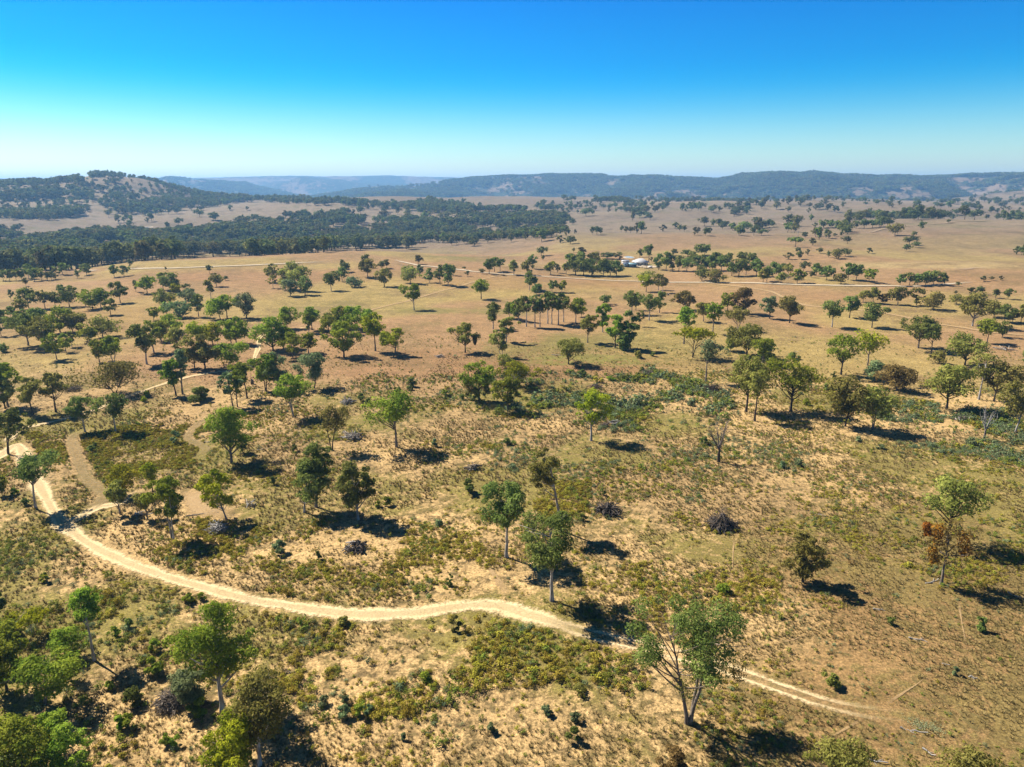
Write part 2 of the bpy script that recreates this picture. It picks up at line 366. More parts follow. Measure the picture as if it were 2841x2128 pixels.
# ------------------------------------------------------------------ tracks and roads (sheets that follow the ground)
S = 2211.0 / 710.0
M1, M2, M3, M4 = (0, 700), (710, 700), (1420, 700), (2131, 700)
L1, L2, L3, L4 = (0, 1150), (710, 1150), (1420, 1150), (2131, 1150)
B1, B2, B3, B4 = (0, 1596), (710, 1596), (1420, 1596), (2131, 1596)
F1, F2, F3, F4 = (0, 450), (710, 450), (1420, 450), (2131, 450)
OV = 2841.0 / 2212.0
def Z(tile, x, y): return (tile[0] + x / S, tile[1] + y / S)
def track_mat(name, c1, c2, ruts, cover, ns=1.0):
    t = NT(name); v = t.obj(); u = t.attr('u'); k = t.attr('fade')
    na = t.noise(0.9 * ns, 6, 0.7, v); nb = t.noise(0.22 * ns, 4, 0.6, v); nf = t.noise(3.5, 4, 0.7, v)
    au = t.math('ABSOLUTE', u)
    edge = t.math('ADD', au, t.math('ADD', t.math('MULTIPLY', t.math('SUBTRACT', na, .5), .75), t.math('MULTIPLY', t.math('SUBTRACT', nb, .5), .8)))
    nc = t.noise(2.4, 4, .7, v); edge = t.math('ADD', edge, t.math('MULTIPLY', t.math('SUBTRACT', nc, .5), .9))
    al = t.math('MULTIPLY', t.math('SUBTRACT', .72, edge), 3.2, True)
    if ruts:
        d = t.math('ABSOLUTE', t.math('SUBTRACT', au, .5)); d = t.math('ADD', d, t.math('MULTIPLY', t.math('SUBTRACT', na, .5), .35))
        rut = t.math('MULTIPLY', t.math('SUBTRACT', .3, d), 6.0, True)
        al = t.math('MULTIPLY', al, t.math('ADD', t.math('MULTIPLY', rut, ruts), 1 - ruts))
    al = t.math('MULTIPLY', t.math('MULTIPLY', al, cover), k)
    r = t.n('ShaderNodeMapRange'); t.l(nf, r.inputs[0]); r.inputs[1].default_value = .3; r.inputs[2].default_value = .7; r.inputs[3].default_value = .62; r.inputs[4].default_value = 1.25
    col = t.mix(1.0, t.mix(nb, c1, c2), r.outputs[0], 'MULTIPLY')
    p = t.principled(col, .95, .05, nf, .5, .06); tr = t.n('ShaderNodeBsdfTransparent'); m = t.n('ShaderNodeMixShader')
    t.l(al, m.inputs[0]); t.l(tr.outputs[0], m.inputs[1]); t.l(p.outputs[0], m.inputs[2])
    return t.done(m)
MT_SAND = track_mat('track_pale_sand', (.56, .41, .20), (.74, .57, .33), .35, .97)
MT_RUT = track_mat('track_two_ruts', (.56, .41, .20), (.74, .57, .33), .92, .97)
MT_WORN = track_mat('track_worn_grass', (.27, .195, .09), (.36, .265, .125), .35, .62)
MT_PAD = track_mat('cattle_pad_sand', (.38, .25, .12), (.46, .32, .165), 0, .75, 2.2)
MT_GRAVEL = track_mat('road_gravel', (.42, .34, .23), (.50, .41, .29), 0, 1.0)
MT_FAR = track_mat('road_far_dirt', (.30, .215, .14), (.35, .26, .17), .3, .8)
TRACK_SEGS = []
def catmull(P, n):
    P = np.asarray(P, float); P = np.vstack([2 * P[0] - P[1], P, 2 * P[-1] - P[-2]]); out = []
    for i in range(1, len(P) - 2):
        for q in np.linspace(0, 1, n, endpoint=False):
            a, b, c, d = P[i - 1:i + 3]
            out.append(.5 * (2 * b + (c - a) * q + (2 * a - 5 * b + 4 * c - d) * q * q + (3 * b - a - 3 * c + d) * q ** 3))
    out.append(P[-2]); return np.array(out)
def track(name, pts, width, mat, label, lift=0.0, fade_ends=(0, 0), clear=True, wvar=.25):
    g = hit([p[0] for p in pts], [p[1] for p in pts])[:, :2]
    c = catmull(g, 24)
    seg = np.hypot(*np.diff(c, axis=0).T); s = np.concatenate([[0], np.cumsum(seg)])
    step = max(.35, min(4.0, s[-1] / 500)); q = np.linspace(0, s[-1], max(8, int(s[-1] / step)))
    c = np.stack([np.interp(q, s, c[:, 0]), np.interp(q, s, c[:, 1])], -1)
    d = np.gradient(c, axis=0); d /= np.hypot(d[:, 0], d[:, 1])[:, None] + 1e-9; nrm = np.stack([d[:, 1], -d[:, 0]], -1)
    wd = width * (1 + wvar * 2 * fbm(q, q * 0, 9, 3, 5 + len(TRACK_SEGS)))
    us = np.linspace(-1.15, 1.15, 13)
    P = c[:, None, :] + nrm[:, None, :] * (us[None, :, None] * wd[:, None, None] / 2)
    z = HT(P[..., 0], P[..., 1]) + .03 + lift + 4e-4 * np.hypot(P[..., 0], P[..., 1])
    Vv = np.concatenate([P, z[..., None]], -1).reshape(-1, 3); n, m = len(q), len(us)
    i, j = np.meshgrid(np.arange(n - 1), np.arange(m - 1), indexing='ij')
    Qd = np.stack([i * m + j, i * m + j + 1, (i + 1) * m + j + 1, (i + 1) * m + j], -1).reshape(-1, 4)[:, ::-1]
    fd = np.ones(n)
    if fade_ends[0]: fd *= ss(0, fade_ends[0], q)
    if fade_ends[1]: fd *= ss(0, fade_ends[1], q[-1] - q)
    o = mesh_obj(name, Vv, Qd, mat, None, True, {'u': np.tile(us, n), 'fade': np.repeat(fd, m)})
    tag(o, label, None, None, 'structure')
    if clear: TRACK_SEGS.append((c[::max(1, int(1.5 / step))], width))
    return o
ov = lambda L: [(x * OV, y * OV) for x, y in L]
zz_ = lambda tile, L: [Z(tile, x, y) for x, y in L]
track('dirt_track', ov([(-60, 1015), (0, 985), (38, 962), (58, 1000), (92, 1062), (130, 1125), (200, 1180), (300, 1226), (400, 1258), (500, 1286), (600, 1306), (700, 1321), (800, 1328), (900, 1324), (990, 1311), (1070, 1308), (1150, 1330), (1230, 1356), (1300, 1377)]),
      4.9, MT_SAND, 'broad pale sandy track curving from the left edge across the foreground', 0, (0, 10), True, .35)
track('dirt_track', ov([(1180, 1338), (1230, 1356), (1300, 1377), (1400, 1400), (1500, 1424), (1600, 1456), (1700, 1492), (1800, 1524), (1890, 1541), (1985, 1552)]),
      4.2, MT_RUT, 'two pale wheel ruts running to the lower right grass', .012, (8, 16), True, .12)
track('dirt_track', zz_(L1, [(60, 250), (100, 190), (170, 130), (300, 100), (600, 30)]) + zz_(M1, [(800, 1370), (1000, 1290), (1250, 1195), (1400, 1145), (1600, 1085), (1750, 1055), (1950, 1030), (2130, 1010)]) + zz_(M2, [(10, 860), (25, 800), (60, 720), (330, 665), (470, 645), (600, 625)]),
      3.0, MT_SAND, 'narrow pale track winding up between the trees on the left', .02, (4, 20), True, .2)
track('dirt_track', zz_(M2, [(700, 585), (1020, 492), (1300, 426), (1430, 386), (1700, 312), (1880, 256), (2080, 207), (2200, 193)]),
      3.4, MT_PAD, 'pinkish track climbing past a lone tree to the gravel road', .02, (20, 0), True, .2)
track('worn_track', zz_(L1, [(760, 130), (650, 175), (620, 220), (650, 310), (690, 430), (750, 560), (850, 640), (900, 720), (760, 830)]), 3.8, MT_WORN,
      'worn grassy track looping round the olive heath on the left', .01, (5, 3), True, .2)
track('worn_track', zz_(M1, [(2190, 1225), (2050, 1290)]) + zz_(L1, [(1850, 20), (1720, 80), (1630, 170), (1650, 230), (1760, 280), (1770, 320), (1690, 380)]), 3.0, MT_WORN,
      'winding bare track beside the tall leafy tree on the heath', .01, (4, 6), True, .25)
track('worn_track', zz_(L1, [(560, 960), (700, 880), (850, 805), (1000, 775), (1150, 690), (1300, 640)]), 4.0, MT_SAND, 'sandy side track leaving the junction towards the slender gums', .008, (3, 8), True, .3)
track('sand_patch', zz_(L1, [(1500, 700), (1660, 700), (1700, 800), (1900, 850), (2100, 860)]), 6.5, MT_PAD, 'bare orange sand under the slender gums beside the white sticks', .006, (5, 8), True, .4)
for i, (pl, lb) in enumerate([
        (zz_(B4, [(980, 1145), (1090, 1070), (1180, 1010), (1290, 940), (1400, 855)]), 'thin cattle pad branching up right from the end of the ruts'),
        (zz_(B4, [(860, 1225), (780, 1265), (650, 1340), (560, 1390), (440, 1460)]), 'thin cattle pad running down left from the wheel ruts'),
        (zz_(L3, [(1925, 1060), (1912, 1180), (1908, 1300), (1895, 1420)]), 'thin straight pad below the dark tepee of logs'),
        (zz_(L2, [(1700, 1180), (1950, 1270), (2080, 1420), (2150, 1540), (2180, 1620)]), 'sandy washout leading down to the broad track'),
        (zz_(L2, [(1090, 230), (1150, 320), (1270, 400), (1420, 520), (1520, 560)]), 'thin winding pad on the slope beyond the leafy pair'),
        (zz_(B3, [(1690, 645), (1830, 655), (2000, 640), (2180, 595)]), 'thin pad passing behind the large three stemmed gum'),
        (zz_(B4, [(0, 585), (170, 570), (330, 520), (480, 490)]), 'thin curving pad above the wheel ruts'),
        (zz_(B4, [(1645, 200), (1660, 330), (1690, 500), (1715, 640)]), 'thin bare pad down the grass below the rust leaved tree')]):
    track('cattle_pad', pl, (.45 if i != 3 else 2.2), MT_PAD, lb, .008, (5, 5) if i != 3 else (12, 8), False, .3)
track('gravel_road', zz_(M1, [(1000, 150), (1170, 143), (1400, 140), (1700, 131), (2000, 120), (2210, 112)]) + zz_(M2, [(250, 100), (490, 89), (700, 82)]), 6.5, MT_GRAVEL,
      'pale gravel road across the bare rise on the left', .1, (30, 40), True, .08)
track('gravel_road', zz_(M2, [(1180, 62), (1290, 90), (1400, 115), (1530, 126), (1740, 150), (1900, 170), (2080, 186), (2200, 194)]) + zz_(M3, [(120, 202), (300, 212), (600, 232), (850, 246), (1000, 250), (1210, 258), (1500, 262), (1700, 263)]) + zz_(M4, [(200, 280), (470, 286), (700, 290), (1000, 291), (1200, 297), (1400, 290), (1560, 277), (1640, 270), (1830, 250)]),
      6.0, MT_GRAVEL, 'pale gravel road running past the homestead paddock to the right', .1, (20, 30), True, .08)
track('farm_track', zz_(M3, [(1650, 262), (1720, 270), (1900, 290), (2205, 335)]) + zz_(M4, [(130, 390), (330, 460), (600, 485), (820, 505), (1020, 530), (1220, 570), (1490, 625), (1700, 655), (1900, 690), (2211, 720), (2500, 760)]),
      4.5, MT_PAD, 'tan farm track slanting down to the right edge', .05, (10, 0), True, .15)
track('farm_track', zz_(M3, [(230, 208), (480, 240), (700, 265)]), 4.0, MT_PAD, 'faint red track in the paddock below the homestead clump', .05, (10, 10), True, .15)
track('farm_track', zz_(F3, [(2000, 470), (2100, 475), (2211, 500)]) + zz_(F4, [(100, 530), (160, 550)]), 9, MT_FAR, 'distant pale track over the right hand plateau', .3, (30, 30), True, .15)
track('farm_track', zz_(F4, [(830, 620), (1020, 575), (1330, 545), (1560, 525), (1900, 505), (2200, 515)]), 7, MT_FAR, 'faint line of track along the crest of the bare right hill', .3, (30, 30), True, .15)
track('farm_track', zz_(M4, [(1550, 150), (1700, 148), (1830, 138), (1950, 150)]), 9, MT_FAR, 'short pale track on the flat below the bare right hill', .2, (20, 20), True, .3)
track('farm_track', zz_(M1, [(600, 165), (720, 158), (860, 160)]), 6, MT_GRAVEL, 'short pale piece of road at the creek trees', .2, (10, 10), True, .1)

def track_dist(x, y):
    d = np.full(len(x), 1e3)
    for c, wd in TRACK_SEGS:
        near = np.nonzero((x > c[:, 0].min() - 8) & (x < c[:, 0].max() + 8) & (y > c[:, 1].min() - 8) & (y < c[:, 1].max() + 8))[0]
        for k0 in range(0, len(near), 4000):
            n = near[k0:k0 + 4000]
            dd = np.sqrt(((x[n, None] - c[None, :, 0]) ** 2 + (y[n, None] - c[None, :, 1]) ** 2).min(1)) - wd / 2
            d[n] = np.minimum(d[n], dd)
    return d

# ------------------------------------------------------------------ plant builders
def tube(P, rad, k=5):
    P = np.asarray(P, float); n = len(P); rad = np.asarray(rad, float)
    d = np.gradient(P, axis=0); d /= np.linalg.norm(d, axis=1)[:, None] + 1e-9
    ref = np.where(np.abs(d[:, 2:3]) > .9, np.array([[1., 0, 0]]), np.array([[0, 0, 1.]]))
    u = np.cross(d, ref); u /= np.linalg.norm(u, axis=1)[:, None] + 1e-9; v = np.cross(d, u)
    th = np.arange(k) / k * 2 * math.pi
    V = P[:, None] + rad[:, None, None] * (np.cos(th)[None, :, None] * u[:, None] + np.sin(th)[None, :, None] * v[:, None])
    i, j = np.meshgrid(np.arange(n - 1), np.arange(k), indexing='ij'); j2 = (j + 1) % k
    Q = np.stack([i * k + j, i * k + j2, (i + 1) * k + j2, (i + 1) * k + j], -1).reshape(-1, 4)
    V = V.reshape(-1, 3)
    cap = np.array([[(n - 1) * k, (n - 1) * k + 1, (n - 1) * k + 2, (n - 1) * k + 3]])
    return V, np.concatenate([Q, cap])
def join(parts):
    V, Q, o = [], [], 0
    for v, q in parts: V.append(v); Q.append(q + o); o += len(v)
    return np.concatenate(V), np.concatenate(Q)
def leaves(rs, C_, Rr, flat, per, L, up=.35, droop=0.0):
    """leaf sprays on the shells of clumps with centres C_ and radii Rr"""
    n = len(C_); idx = np.repeat(np.arange(n), per); N = len(idx)
    d = rs.normal(size=(N, 3)); d[:, 2] = d[:, 2] * .9 + up; d /= np.linalg.norm(d, axis=1)[:, None]
    rad = (0.45 + .6 * rs.random(N) ** .6)
    wob = 1 + .35 * np.sin(d[:, 0] * 5 + idx * 1.7) * np.sin(d[:, 1] * 6 + idx) * np.sin(d[:, 2] * 4 + 2 * idx)
    P = C_[idx] + d * (Rr[idx] * rad * wob)[:, None] * np.array([1, 1, flat])
    nm = d * 1.0 + rs.normal(size=(N, 3)) * .5; nm[:, 2] += .35; nm /= np.linalg.norm(nm, axis=1)[:, None]
    ax = np.cross(nm, rs.normal(size=(N, 3))); ax[:, 2] -= droop; ax -= nm * (ax * nm).sum(1)[:, None]; ax /= np.linalg.norm(ax, axis=1)[:, None] + 1e-9
    bx = np.cross(nm, ax); ln = L * (.6 + .8 * rs.random(N)); wd = ln * (.42 + .2 * rs.random(N))
    V = np.stack([P + ax * ln[:, None] * .5, P + bx * wd[:, None] * .5 + nm * wd[:, None] * .12, P - ax * ln[:, None] * .5, P - bx * wd[:, None] * .5 + nm * wd[:, None] * .12], 1)
    tint = np.clip(rs.normal(.42, .26, N) + .30 * np.sin(idx * 2.3), 0, 1)
    return V.reshape(-1, 3), np.arange(4 * N).reshape(N, 4), np.repeat(tint, 4)

def build_tree(seed, H, W, D, kind, cb=.36, lean=0.0, stems=1, dens=1.0, nclump=None, split=None, dead=False, flat_top=False, droop=.0, lean_y=0.0, tr=1.0, cs=1.0):
    """trunk with limbs, and a crown of leaf clumps; D is the viewing distance that sets how fine the leaves are"""
    rs = np.random.default_rng(seed)
    px = D / 710.0                                      # metres per render pixel
    big = H / px
    k = 7 if big > 60 else (5 if big > 22 else 4)
    ns = 7 if big > 60 else (5 if big > 22 else 4)
    cs = cs * rs.uniform(.88, 1.2); dens = dens * rs.uniform(.9, 1.25)
    Hc = H * (1 - cb); zc = H * (cb + 1) / 2
    if nclump is None: nclump = int(np.clip(9 + big * .30 + W / H * 4, 10, 38))
    ph = rs.random(4) * 6.28
    ang = rs.random() * 6.28 + np.arange(nclump) * 2.39996 + rs.normal(0, .25, nclump)
    zrel = np.linspace(-.80, .88, nclump) + rs.normal(0, .10, nclump)
    if flat_top: zrel = np.abs(zrel) * .75 - .05
    zrel = zrel[rs.permutation(nclump)]
    env = np.sqrt(np.clip(1 - np.abs(zrel) ** 2.2, .10, 1)) * np.where(zrel < -.35, .86, 1.0)
    env = env * (1 + .20 * np.sin(ang + ph[0]) + .16 * np.sin(2 * ang + ph[1]) + rs.normal(0, .10, nclump))
    rad0 = cs * W / 2 * (.15 + .27 * rs.random(nclump) ** 1.3) * (1.35 if nclump < 13 else (1.15 if nclump < 20 else 1.0))
    rr = np.maximum(0, env * (.62 + .42 * np.sqrt(rs.random(nclump))) - .62 * rad0 / (W / 2))
    rr = np.where(rs.random(nclump) < .22, rr * .4, rr)
    if dead: rr = env * (.6 + .4 * rs.random(nclump)); zrel = np.clip(np.abs(zrel), .2, 1)
    Cc = np.stack([lean + np.cos(ang) * rr * W / 2, lean_y + np.sin(ang) * rr * W / 2, zc + zrel * (Hc / 2 - .45 * np.minimum(rad0, Hc * .22))], -1)
    # trunk
    if split is None: split = rs.uniform(.45, .75) * cb + .04
    zs = H * split; tr0 = (.016 * H + .0075 * W) * tr * (1.0 if stems == 1 else .72)
    parts = []; tops = []
    for s in range(stems):
        a0 = rs.random() * 6.28 + s * 2 * math.pi / stems; off = 0 if stems == 1 else .028 * H
        bx, by = math.cos(a0) * off, math.sin(a0) * off
        ex = lean * (zs / zc) * .6 + math.cos(a0) * (.0 if stems == 1 else W * .10); ey = lean_y * .4 + math.sin(a0) * (.0 if stems == 1 else W * .10)
        zt = zs if dead else (zc + .22 * Hc if stems == 1 else zc + .05 * Hc)
        if not dead: ex = lean * .85 + (0 if stems == 1 else math.cos(a0) * W * .22); ey = lean_y * .85 + (0 if stems == 1 else math.sin(a0) * W * .22)
        if not dead: tops_z = zt
        tt = np.linspace(0, 1, ns + 2)
        Pm = np.stack([bx * .4 + (ex - bx * .4) * tt ** 1.2 + rs.normal(0, .0035 * H, ns + 2) * (tt > 0), by * .4 + (ey - by * .4) * tt ** 1.2 + rs.normal(0, .0035 * H, ns + 2) * (tt > 0), -.35 + (zt + .35) * tt], -1)
        rd = tr0 * ((1 - .32 * tt) if dead else (1 - .80 * tt)); rd[0] *= 1.4; rd[1] *= 1.06
        parts.append(tube(Pm, rd, k)); tops.append((Pm[-1], rd[-1], Pm, rd))
    order = np.argsort(Cc[:, 2]); nb = nclump if big > 22 else min(nclump, 5)
    for c_ in order[::-1][:nb] if big <= 22 else order:
        T = tops[int(np.argmin([np.hypot(Cc[c_, 0] - p[0][0], Cc[c_, 1] - p[0][1]) for p in tops]))] if stems > 1 else tops[0]
        tt = np.linspace(0, 1, ns)
        e = Cc[c_]; st_ = T[0] + np.array([0, 0, -.02 * H]); r0 = T[1]
        if not dead:
            z0 = float(np.clip(e[2] - .75 * math.hypot(e[0] - lean, e[1] - lean_y) - rs.uniform(.0, .12) * H, zs * .9, T[0][2] - .02 * H))
            st_ = np.array([np.interp(z0, T[2][:, 2], T[2][:, q_]) for q_ in range(3)]); r0 = float(np.interp(z0, T[2][:, 2], T[3])) * .9
        mid = st_ * .5 + e * .5 + np.array([0, 0, -.06 * abs(e[2] - st_[2])]) + rs.normal(0, .03 * W, 3) * np.array([1, 1, .4])
        Pm = (1 - tt)[:, None] ** 2 * st_ + 2 * (tt * (1 - tt))[:, None] * mid + tt[:, None] ** 2 * e
        parts.append(tube(Pm, r0 * (.62 * (1 - tt) ** .8 + .10), max(4, k - 2)))
        if dead or big > 75:
            for _ in range(7 if dead else 2):
                q0 = Pm[rs.integers(max(1, ns // 2), ns)]; dv = rs.normal(size=3) * W * (.13 if dead else .16); dv[2] = abs(dv[2]) * (1.2 if dead else .8)
                parts.append(tube(np.stack([q0, q0 + dv * .55 + rs.normal(0, .02 * W, 3), q0 + dv]), [T[1] * .22, T[1] * .13, T[1] * .05], 4))
    if not dead and big > 28 and rs.random() < .45:          # a few bare limbs poking out of the crown
        for _ in range(rs.integers(1, 4)):
            a_ = rs.random() * 6.28; P0 = tops[0][2][-2]; e_ = np.array([lean + math.cos(a_) * W * .5, lean_y + math.sin(a_) * W * .5, zc + rs.uniform(-.3, .45) * Hc])
            parts.append(tube(np.stack([P0, (P0 + e_) / 2 + rs.normal(0, .03 * W, 3), e_]), np.array([.5, .32, .1]) * tr0 * .6, 4))
    wood = join(parts)
    if dead: return wood, None
    L = max(.24, 2.35 * px)
    if big < 30: L = 2.0 * px
    area = .78 * W * Hc; nl = int(np.clip(2.6 * dens * area / (.5 * L * L * .5 * .55), 160, 12000))
    wts = rad0 ** 2; per = np.maximum(8, (nl * wts / wts.sum()).astype(int))
    cr = leaves(rs, Cc, rad0, .72 if not flat_top else .5, per, L, .35, droop)
    return wood, cr

CNT = {'n': 0}
def add_tree(pos, H, W, kind, label, cat='tree', name='gum_tree', group=None, bark='m', mist=None, **kw):
    D = math.hypot(pos[0], pos[1], pos[2] - CAMZ); CNT['n'] += 1
    wood, cr = build_tree(1000 + CNT['n'] * 7, H, W, D, kind, **kw)
    e = empty(name, pos); tag(e, label, cat, group)
    mesh_obj('trunk', wood[0], wood[1], BARK[bark], e, True)
    if cr is not None: mesh_obj('crown' if name != 'bush' else 'foliage', cr[0], cr[1], LEAF[kind], e, False, {'tint': cr[2]})
    for (mx_, mz, ms, mk) in (mist or []):
        rs = np.random.default_rng(CNT['n'] * 3)
        n = 5; Cm = np.stack([mx_ + rs.normal(0, ms * .15, n), rs.normal(0, ms * .2, n), mz - np.linspace(-.4, .9, n) * ms], -1)
        cl = leaves(rs, Cm, ms * np.array([.42, .5, .45, .33, .2]), 1.0, [150] * n, max(.2, 1.7 * D / 710), .1, .8)
        mesh_obj('mistletoe_foliage', cl[0], cl[1], LEAF[mk], e, False, {'tint': cl[2]})
    return e

# ------------------------------------------------------------------ trees: base x, base y, top y, crown width, kind (all read off the enlarged photograph)
# options: c crown centre x, s stems, k bark, L own label, d density, cb crown base
TREES = [
 ('by the big foreground gum', None, [], ),
]
def T_(tile, phrase, L): TREES.append((phrase, tile, L))
TREES.clear()
# --- foreground, each with its own label
T_(B3, '', [(1530, 1280, 205, 900, 'd', dict(c=1575, s=3, k='m', cb=.40, d=.62, n=32, cs=.78, mist=[(1915, 770, 165, 'n'), (1490, 880, 210, 'o')], L='large three stemmed gum with hanging mistletoe beside the wheel ruts'))])
T_(B3, '', [(1400, 1830, 1520, 300, 'n', dict(L='brown tree top at the bottom edge left of the big shadow'))])
T_(B4, '', [(610, 2100, 1465, 560, 'o', dict(L='grey olive tree top at the bottom edge beside the big shadow')),
            (1640, 2120, 1440, 680, 'o', dict(L='grey olive tree top at the bottom right corner'))])
T_(L3, '', [(345, 1610, 830, 520, 'd', dict(c=325, k='p', cb=.36, n=24, L='tall gum with straight pale trunk and wide shadow across the track')),
            (430, 1010, 285, 270, 'o', dict(c=295, k='p', cb=.5, n=14, L='leaning pale trunked gum with a small crown behind the tall pair'))])
T_(L2, '', [(2165, 1235, 565, 430, 'd', dict(k='p', cb=.40, c=2170, L='dense green gum with slim pale trunk left of the leaning gum')),
            (415, 845, 390, 290, 'd', dict(c=460, k='p', cb=.2, d=1.1, L='dark leafy gum in front of its twin beside a large shadow')),
            (520, 800, 205, 260, 'd', dict(c=525, k='m', cb=.3, L='dark leafy gum rising behind its twin on the middle slope')),
            (885, 910, 415, 370, 'd', dict(c=835, k='p', cb=.22, d=1.1, n=20, L='broad dark gum with pale trunk right of the dark twins')),
            (655, 310, -85, 310, 'o', dict(c=660, k='k', cb=.42, d=.65, s=2, L='open olive gum with forked dark trunk left of the rounded green gum')),
            (1215, 280, -190, 400, 'g', dict(c=1185, k='m', cb=.45, n=22, L='rounded green gum with long trunk and a round shadow in mid field'))])
T_(L4, '', [(300, 1450, 1000, 385, 'n', dict(k='o' if 0 else 'k', cb=.16, d=1.2, n=16, L='round brown olive tree with a solid round shadow on the right')),
            (1545, 1115, 535, 500, 'o', dict(k='k', cb=.46, n=22, d=.8, L='umbrella shaped olive gum with dark trunk near the right edge')),
            (1495, 1465, 900, 430, 'n', dict(k='m', cb=.32, d=.25, n=11, split=.5, mist=[(1400, 1010, 120, 'r'), (1640, 1090, 130, 'r'), (1390, 1190, 90, 'r'), (1295, 960, 70, 'r')], L='thin tree with rust coloured leaf clumps near the right edge'))])
T_(B1, '', [(815, 735, 105, 275, 'g', dict(c=745, k='p', cb=.58, d=1.15, L='tall bare trunked gum with small round crown at lower left')),
            (1920, 1175, 245, 580, 'g', dict(c=1850, k='p', cb=.30, n=26, d=.85, L='tall bright gum with white limbs beside a blue green bush at lower left')),
            (1990, 1800, 1165, 520, 'y', dict(c=2020, cb=.15, n=22, L='yellow green tree cut by the bottom edge left of a big shadow')),
            (2240, 1640, 860, 640, 'o', dict(c=2240, k='p', cb=.34, d=.7, n=24, L='olive gum with white limbs casting a big shadow at the bottom')),
            (380, 1120, 640, 540, 'g', dict(c=330, k='m', s=2, cb=.2, n=24, L='dense green tree with grey forked trunk in the lower left thicket')),
            (280, 520, 300, 300, 'y', dict(k='w', cb=.45, flat=1, L='flat topped yellow green tree behind the lower left thicket')),
            (590, 700, 460, 330, 'g', dict(c=560, cb=.15, L='low green tree at the right end of the lower left thicket')),
            (615, 900, 695, 170, 'g', dict(k='m', cb=.4, L='small green tree leaning out of the lower left thicket')),
            (110, 760, 385, 330, 'g', dict(cb=.2, L='leafy green tree at the left edge above the thicket')),
            (60, 1000, 480, 360, 'g', dict(cb=.15, L='leafy green tree cut by the left edge inside the thicket')),
            (250, 1980, 1180, 560, 'g', dict(cb=.12, n=24, L='big green tree filling the bottom left corner')),
            (640, 1900, 1290, 340, 'g', dict(cb=.12, n=20, L='green tree beside the bottom left corner tree near a black shadow')),
            (480, 1560, 1155, 380, 'g', dict(cb=.15, L='green tree between the thicket and the bottom left corner tree')),
            (-60, 480, 60, 260, 'd', dict(L='dark tree at the left edge below the sandy junction'))])
T_(L1, '', [(75, 345, -58, 275, 'd', dict(c=125, k='k', s=2, cb=.38, n=18, L='dark forked gum at the left edge where the tracks meet')),
            (310, 815, 310, 370, 'd', dict(c=280, k='p', cb=.48, d=.85, L='pale trunked gum beside the sandy track shading the junction')),
            (1035, 860, 570, 210, 'o', dict(k='p', cb=.3, L='small olive gum left of the low tree by the sand')),
            (1090, 690, 445, 280, 'y', dict(k='m', cb=.25, L='yellow olive gum at the back left of the slender gums')),
            (1320, 670, 418, 165, 'y', dict(k='k', cb=.42, L='thin yellow green sapling standing behind the sandy patch')),
            (1495, 1075, 500, 275, 'g', dict(k='p', s=2, cb=.30, n=18, L='bright green gum with twin pale stems beside white sticks')),
            (1275, 905, 665, 225, 'o', dict(k='m', cb=.35, L='low olive tree between the slender gums by the sand')),
            (1960, 900, 470, 330, 'y', dict(c=1850, k='w', cb=.25, d=.7, s=2, L='yellow olive gum with white leaning stems behind the white sticks')),
            (2000, 420, -75, 380, 'g', dict(c=1985, k='m', cb=.22, n=22, L='large green gum on the heath beside the winding bare track')),
            (20, 700, 515, 110, 'g', dict(c=-10, L='small green tree at the left edge beside the sandy track')),
            (2100, 330, 170, 120, 'd', dict(cb=.1, L='low dark tree tucked behind the large heath gum'))])
# --- middle left
T_(M1, '', [(995, 1225, 965, 460, 'o', dict(k='k', s=2, cb=.36, n=24, L='wide umbrella shaped olive tree left of the pale track')),
            (485, 1380, 1025, 275, 'o', dict(k='k', cb=.42, L='olive gum with tall straight trunk left of the wide umbrella tree')),
            (735, 1550, 1235, 270, 'd', dict(c=690, k='p', cb=.38, L='left one of two gums above the black shadow on the heath')),
            (1000, 1560, 1225, 260, 'd', dict(c=975, k='p', cb=.42, L='right one of two gums above the black shadow on the heath')),
            (1522, 1238, 905, 175, 'g', dict(c=1465, k='k', cb=.25, L='tall narrow green gum beside its blue green twin')),
            (1578, 1225, 830, 175, 'b', dict(c=1550, k='m', cb=.3, L='tall narrow blue green gum beside its green twin')),
            (2015, 1340, 1035, 180, 'b', dict(k='m', cb=.35, d=.8, c=1960, L='thin gum with slender stem left of the bent dark trunk')),
            (2052, 1335, 1055, 130, 'g', dict(k='m', cb=.35, d=.7, L='thin gum with slender stem next to the bent dark trunk')),
            (2137, 1262, 940, 210, 'g', dict(c=2085, k='k', cb=.42, L='gum with a bent dark trunk beside the worn track')),
            (285, 1405, 1080, 240, 'o', dict(c=225, k='k', cb=.3, L='leaning dark trunked olive gum right of the left edge pair')),
            (45, 1350, 1055, 190, 'o', dict(k='k', L='olive gum of the left edge pair in front')),
            (70, 1330, 940, 230, 'g', dict(L='green gum of the left edge pair behind'))])
T_(M1, 'the bushy stand behind the umbrella tree', [(860, 950, 745, 160, 'g', dict(k='k')), (985, 950, 720, 190, 'g', dict(c=950, s=2)), (490, 925, 700, 155, 'g', dict(c=455)), (570, 862, 700, 105, 'g'), (622, 818, 675, 90, 'o')])
T_(M1, 'the dark clump near the left edge', [(245, 805, 515, 260, 'd'), (380, 830, 555, 220, 'o'), (180, 700, 515, 190, 'd'), (520, 690, 470, 220, 'g'), (630, 700, 520, 190, 'o'), (690, 690, 540, 140, 'o'), (300, 640, 470, 190, 'd'), (440, 760, 560, 170, 'g'), (20, 640, 480, 95, 'd'), (10, 725, 560, 80, 'd'), (95, 560, 465, 80, 'd')])
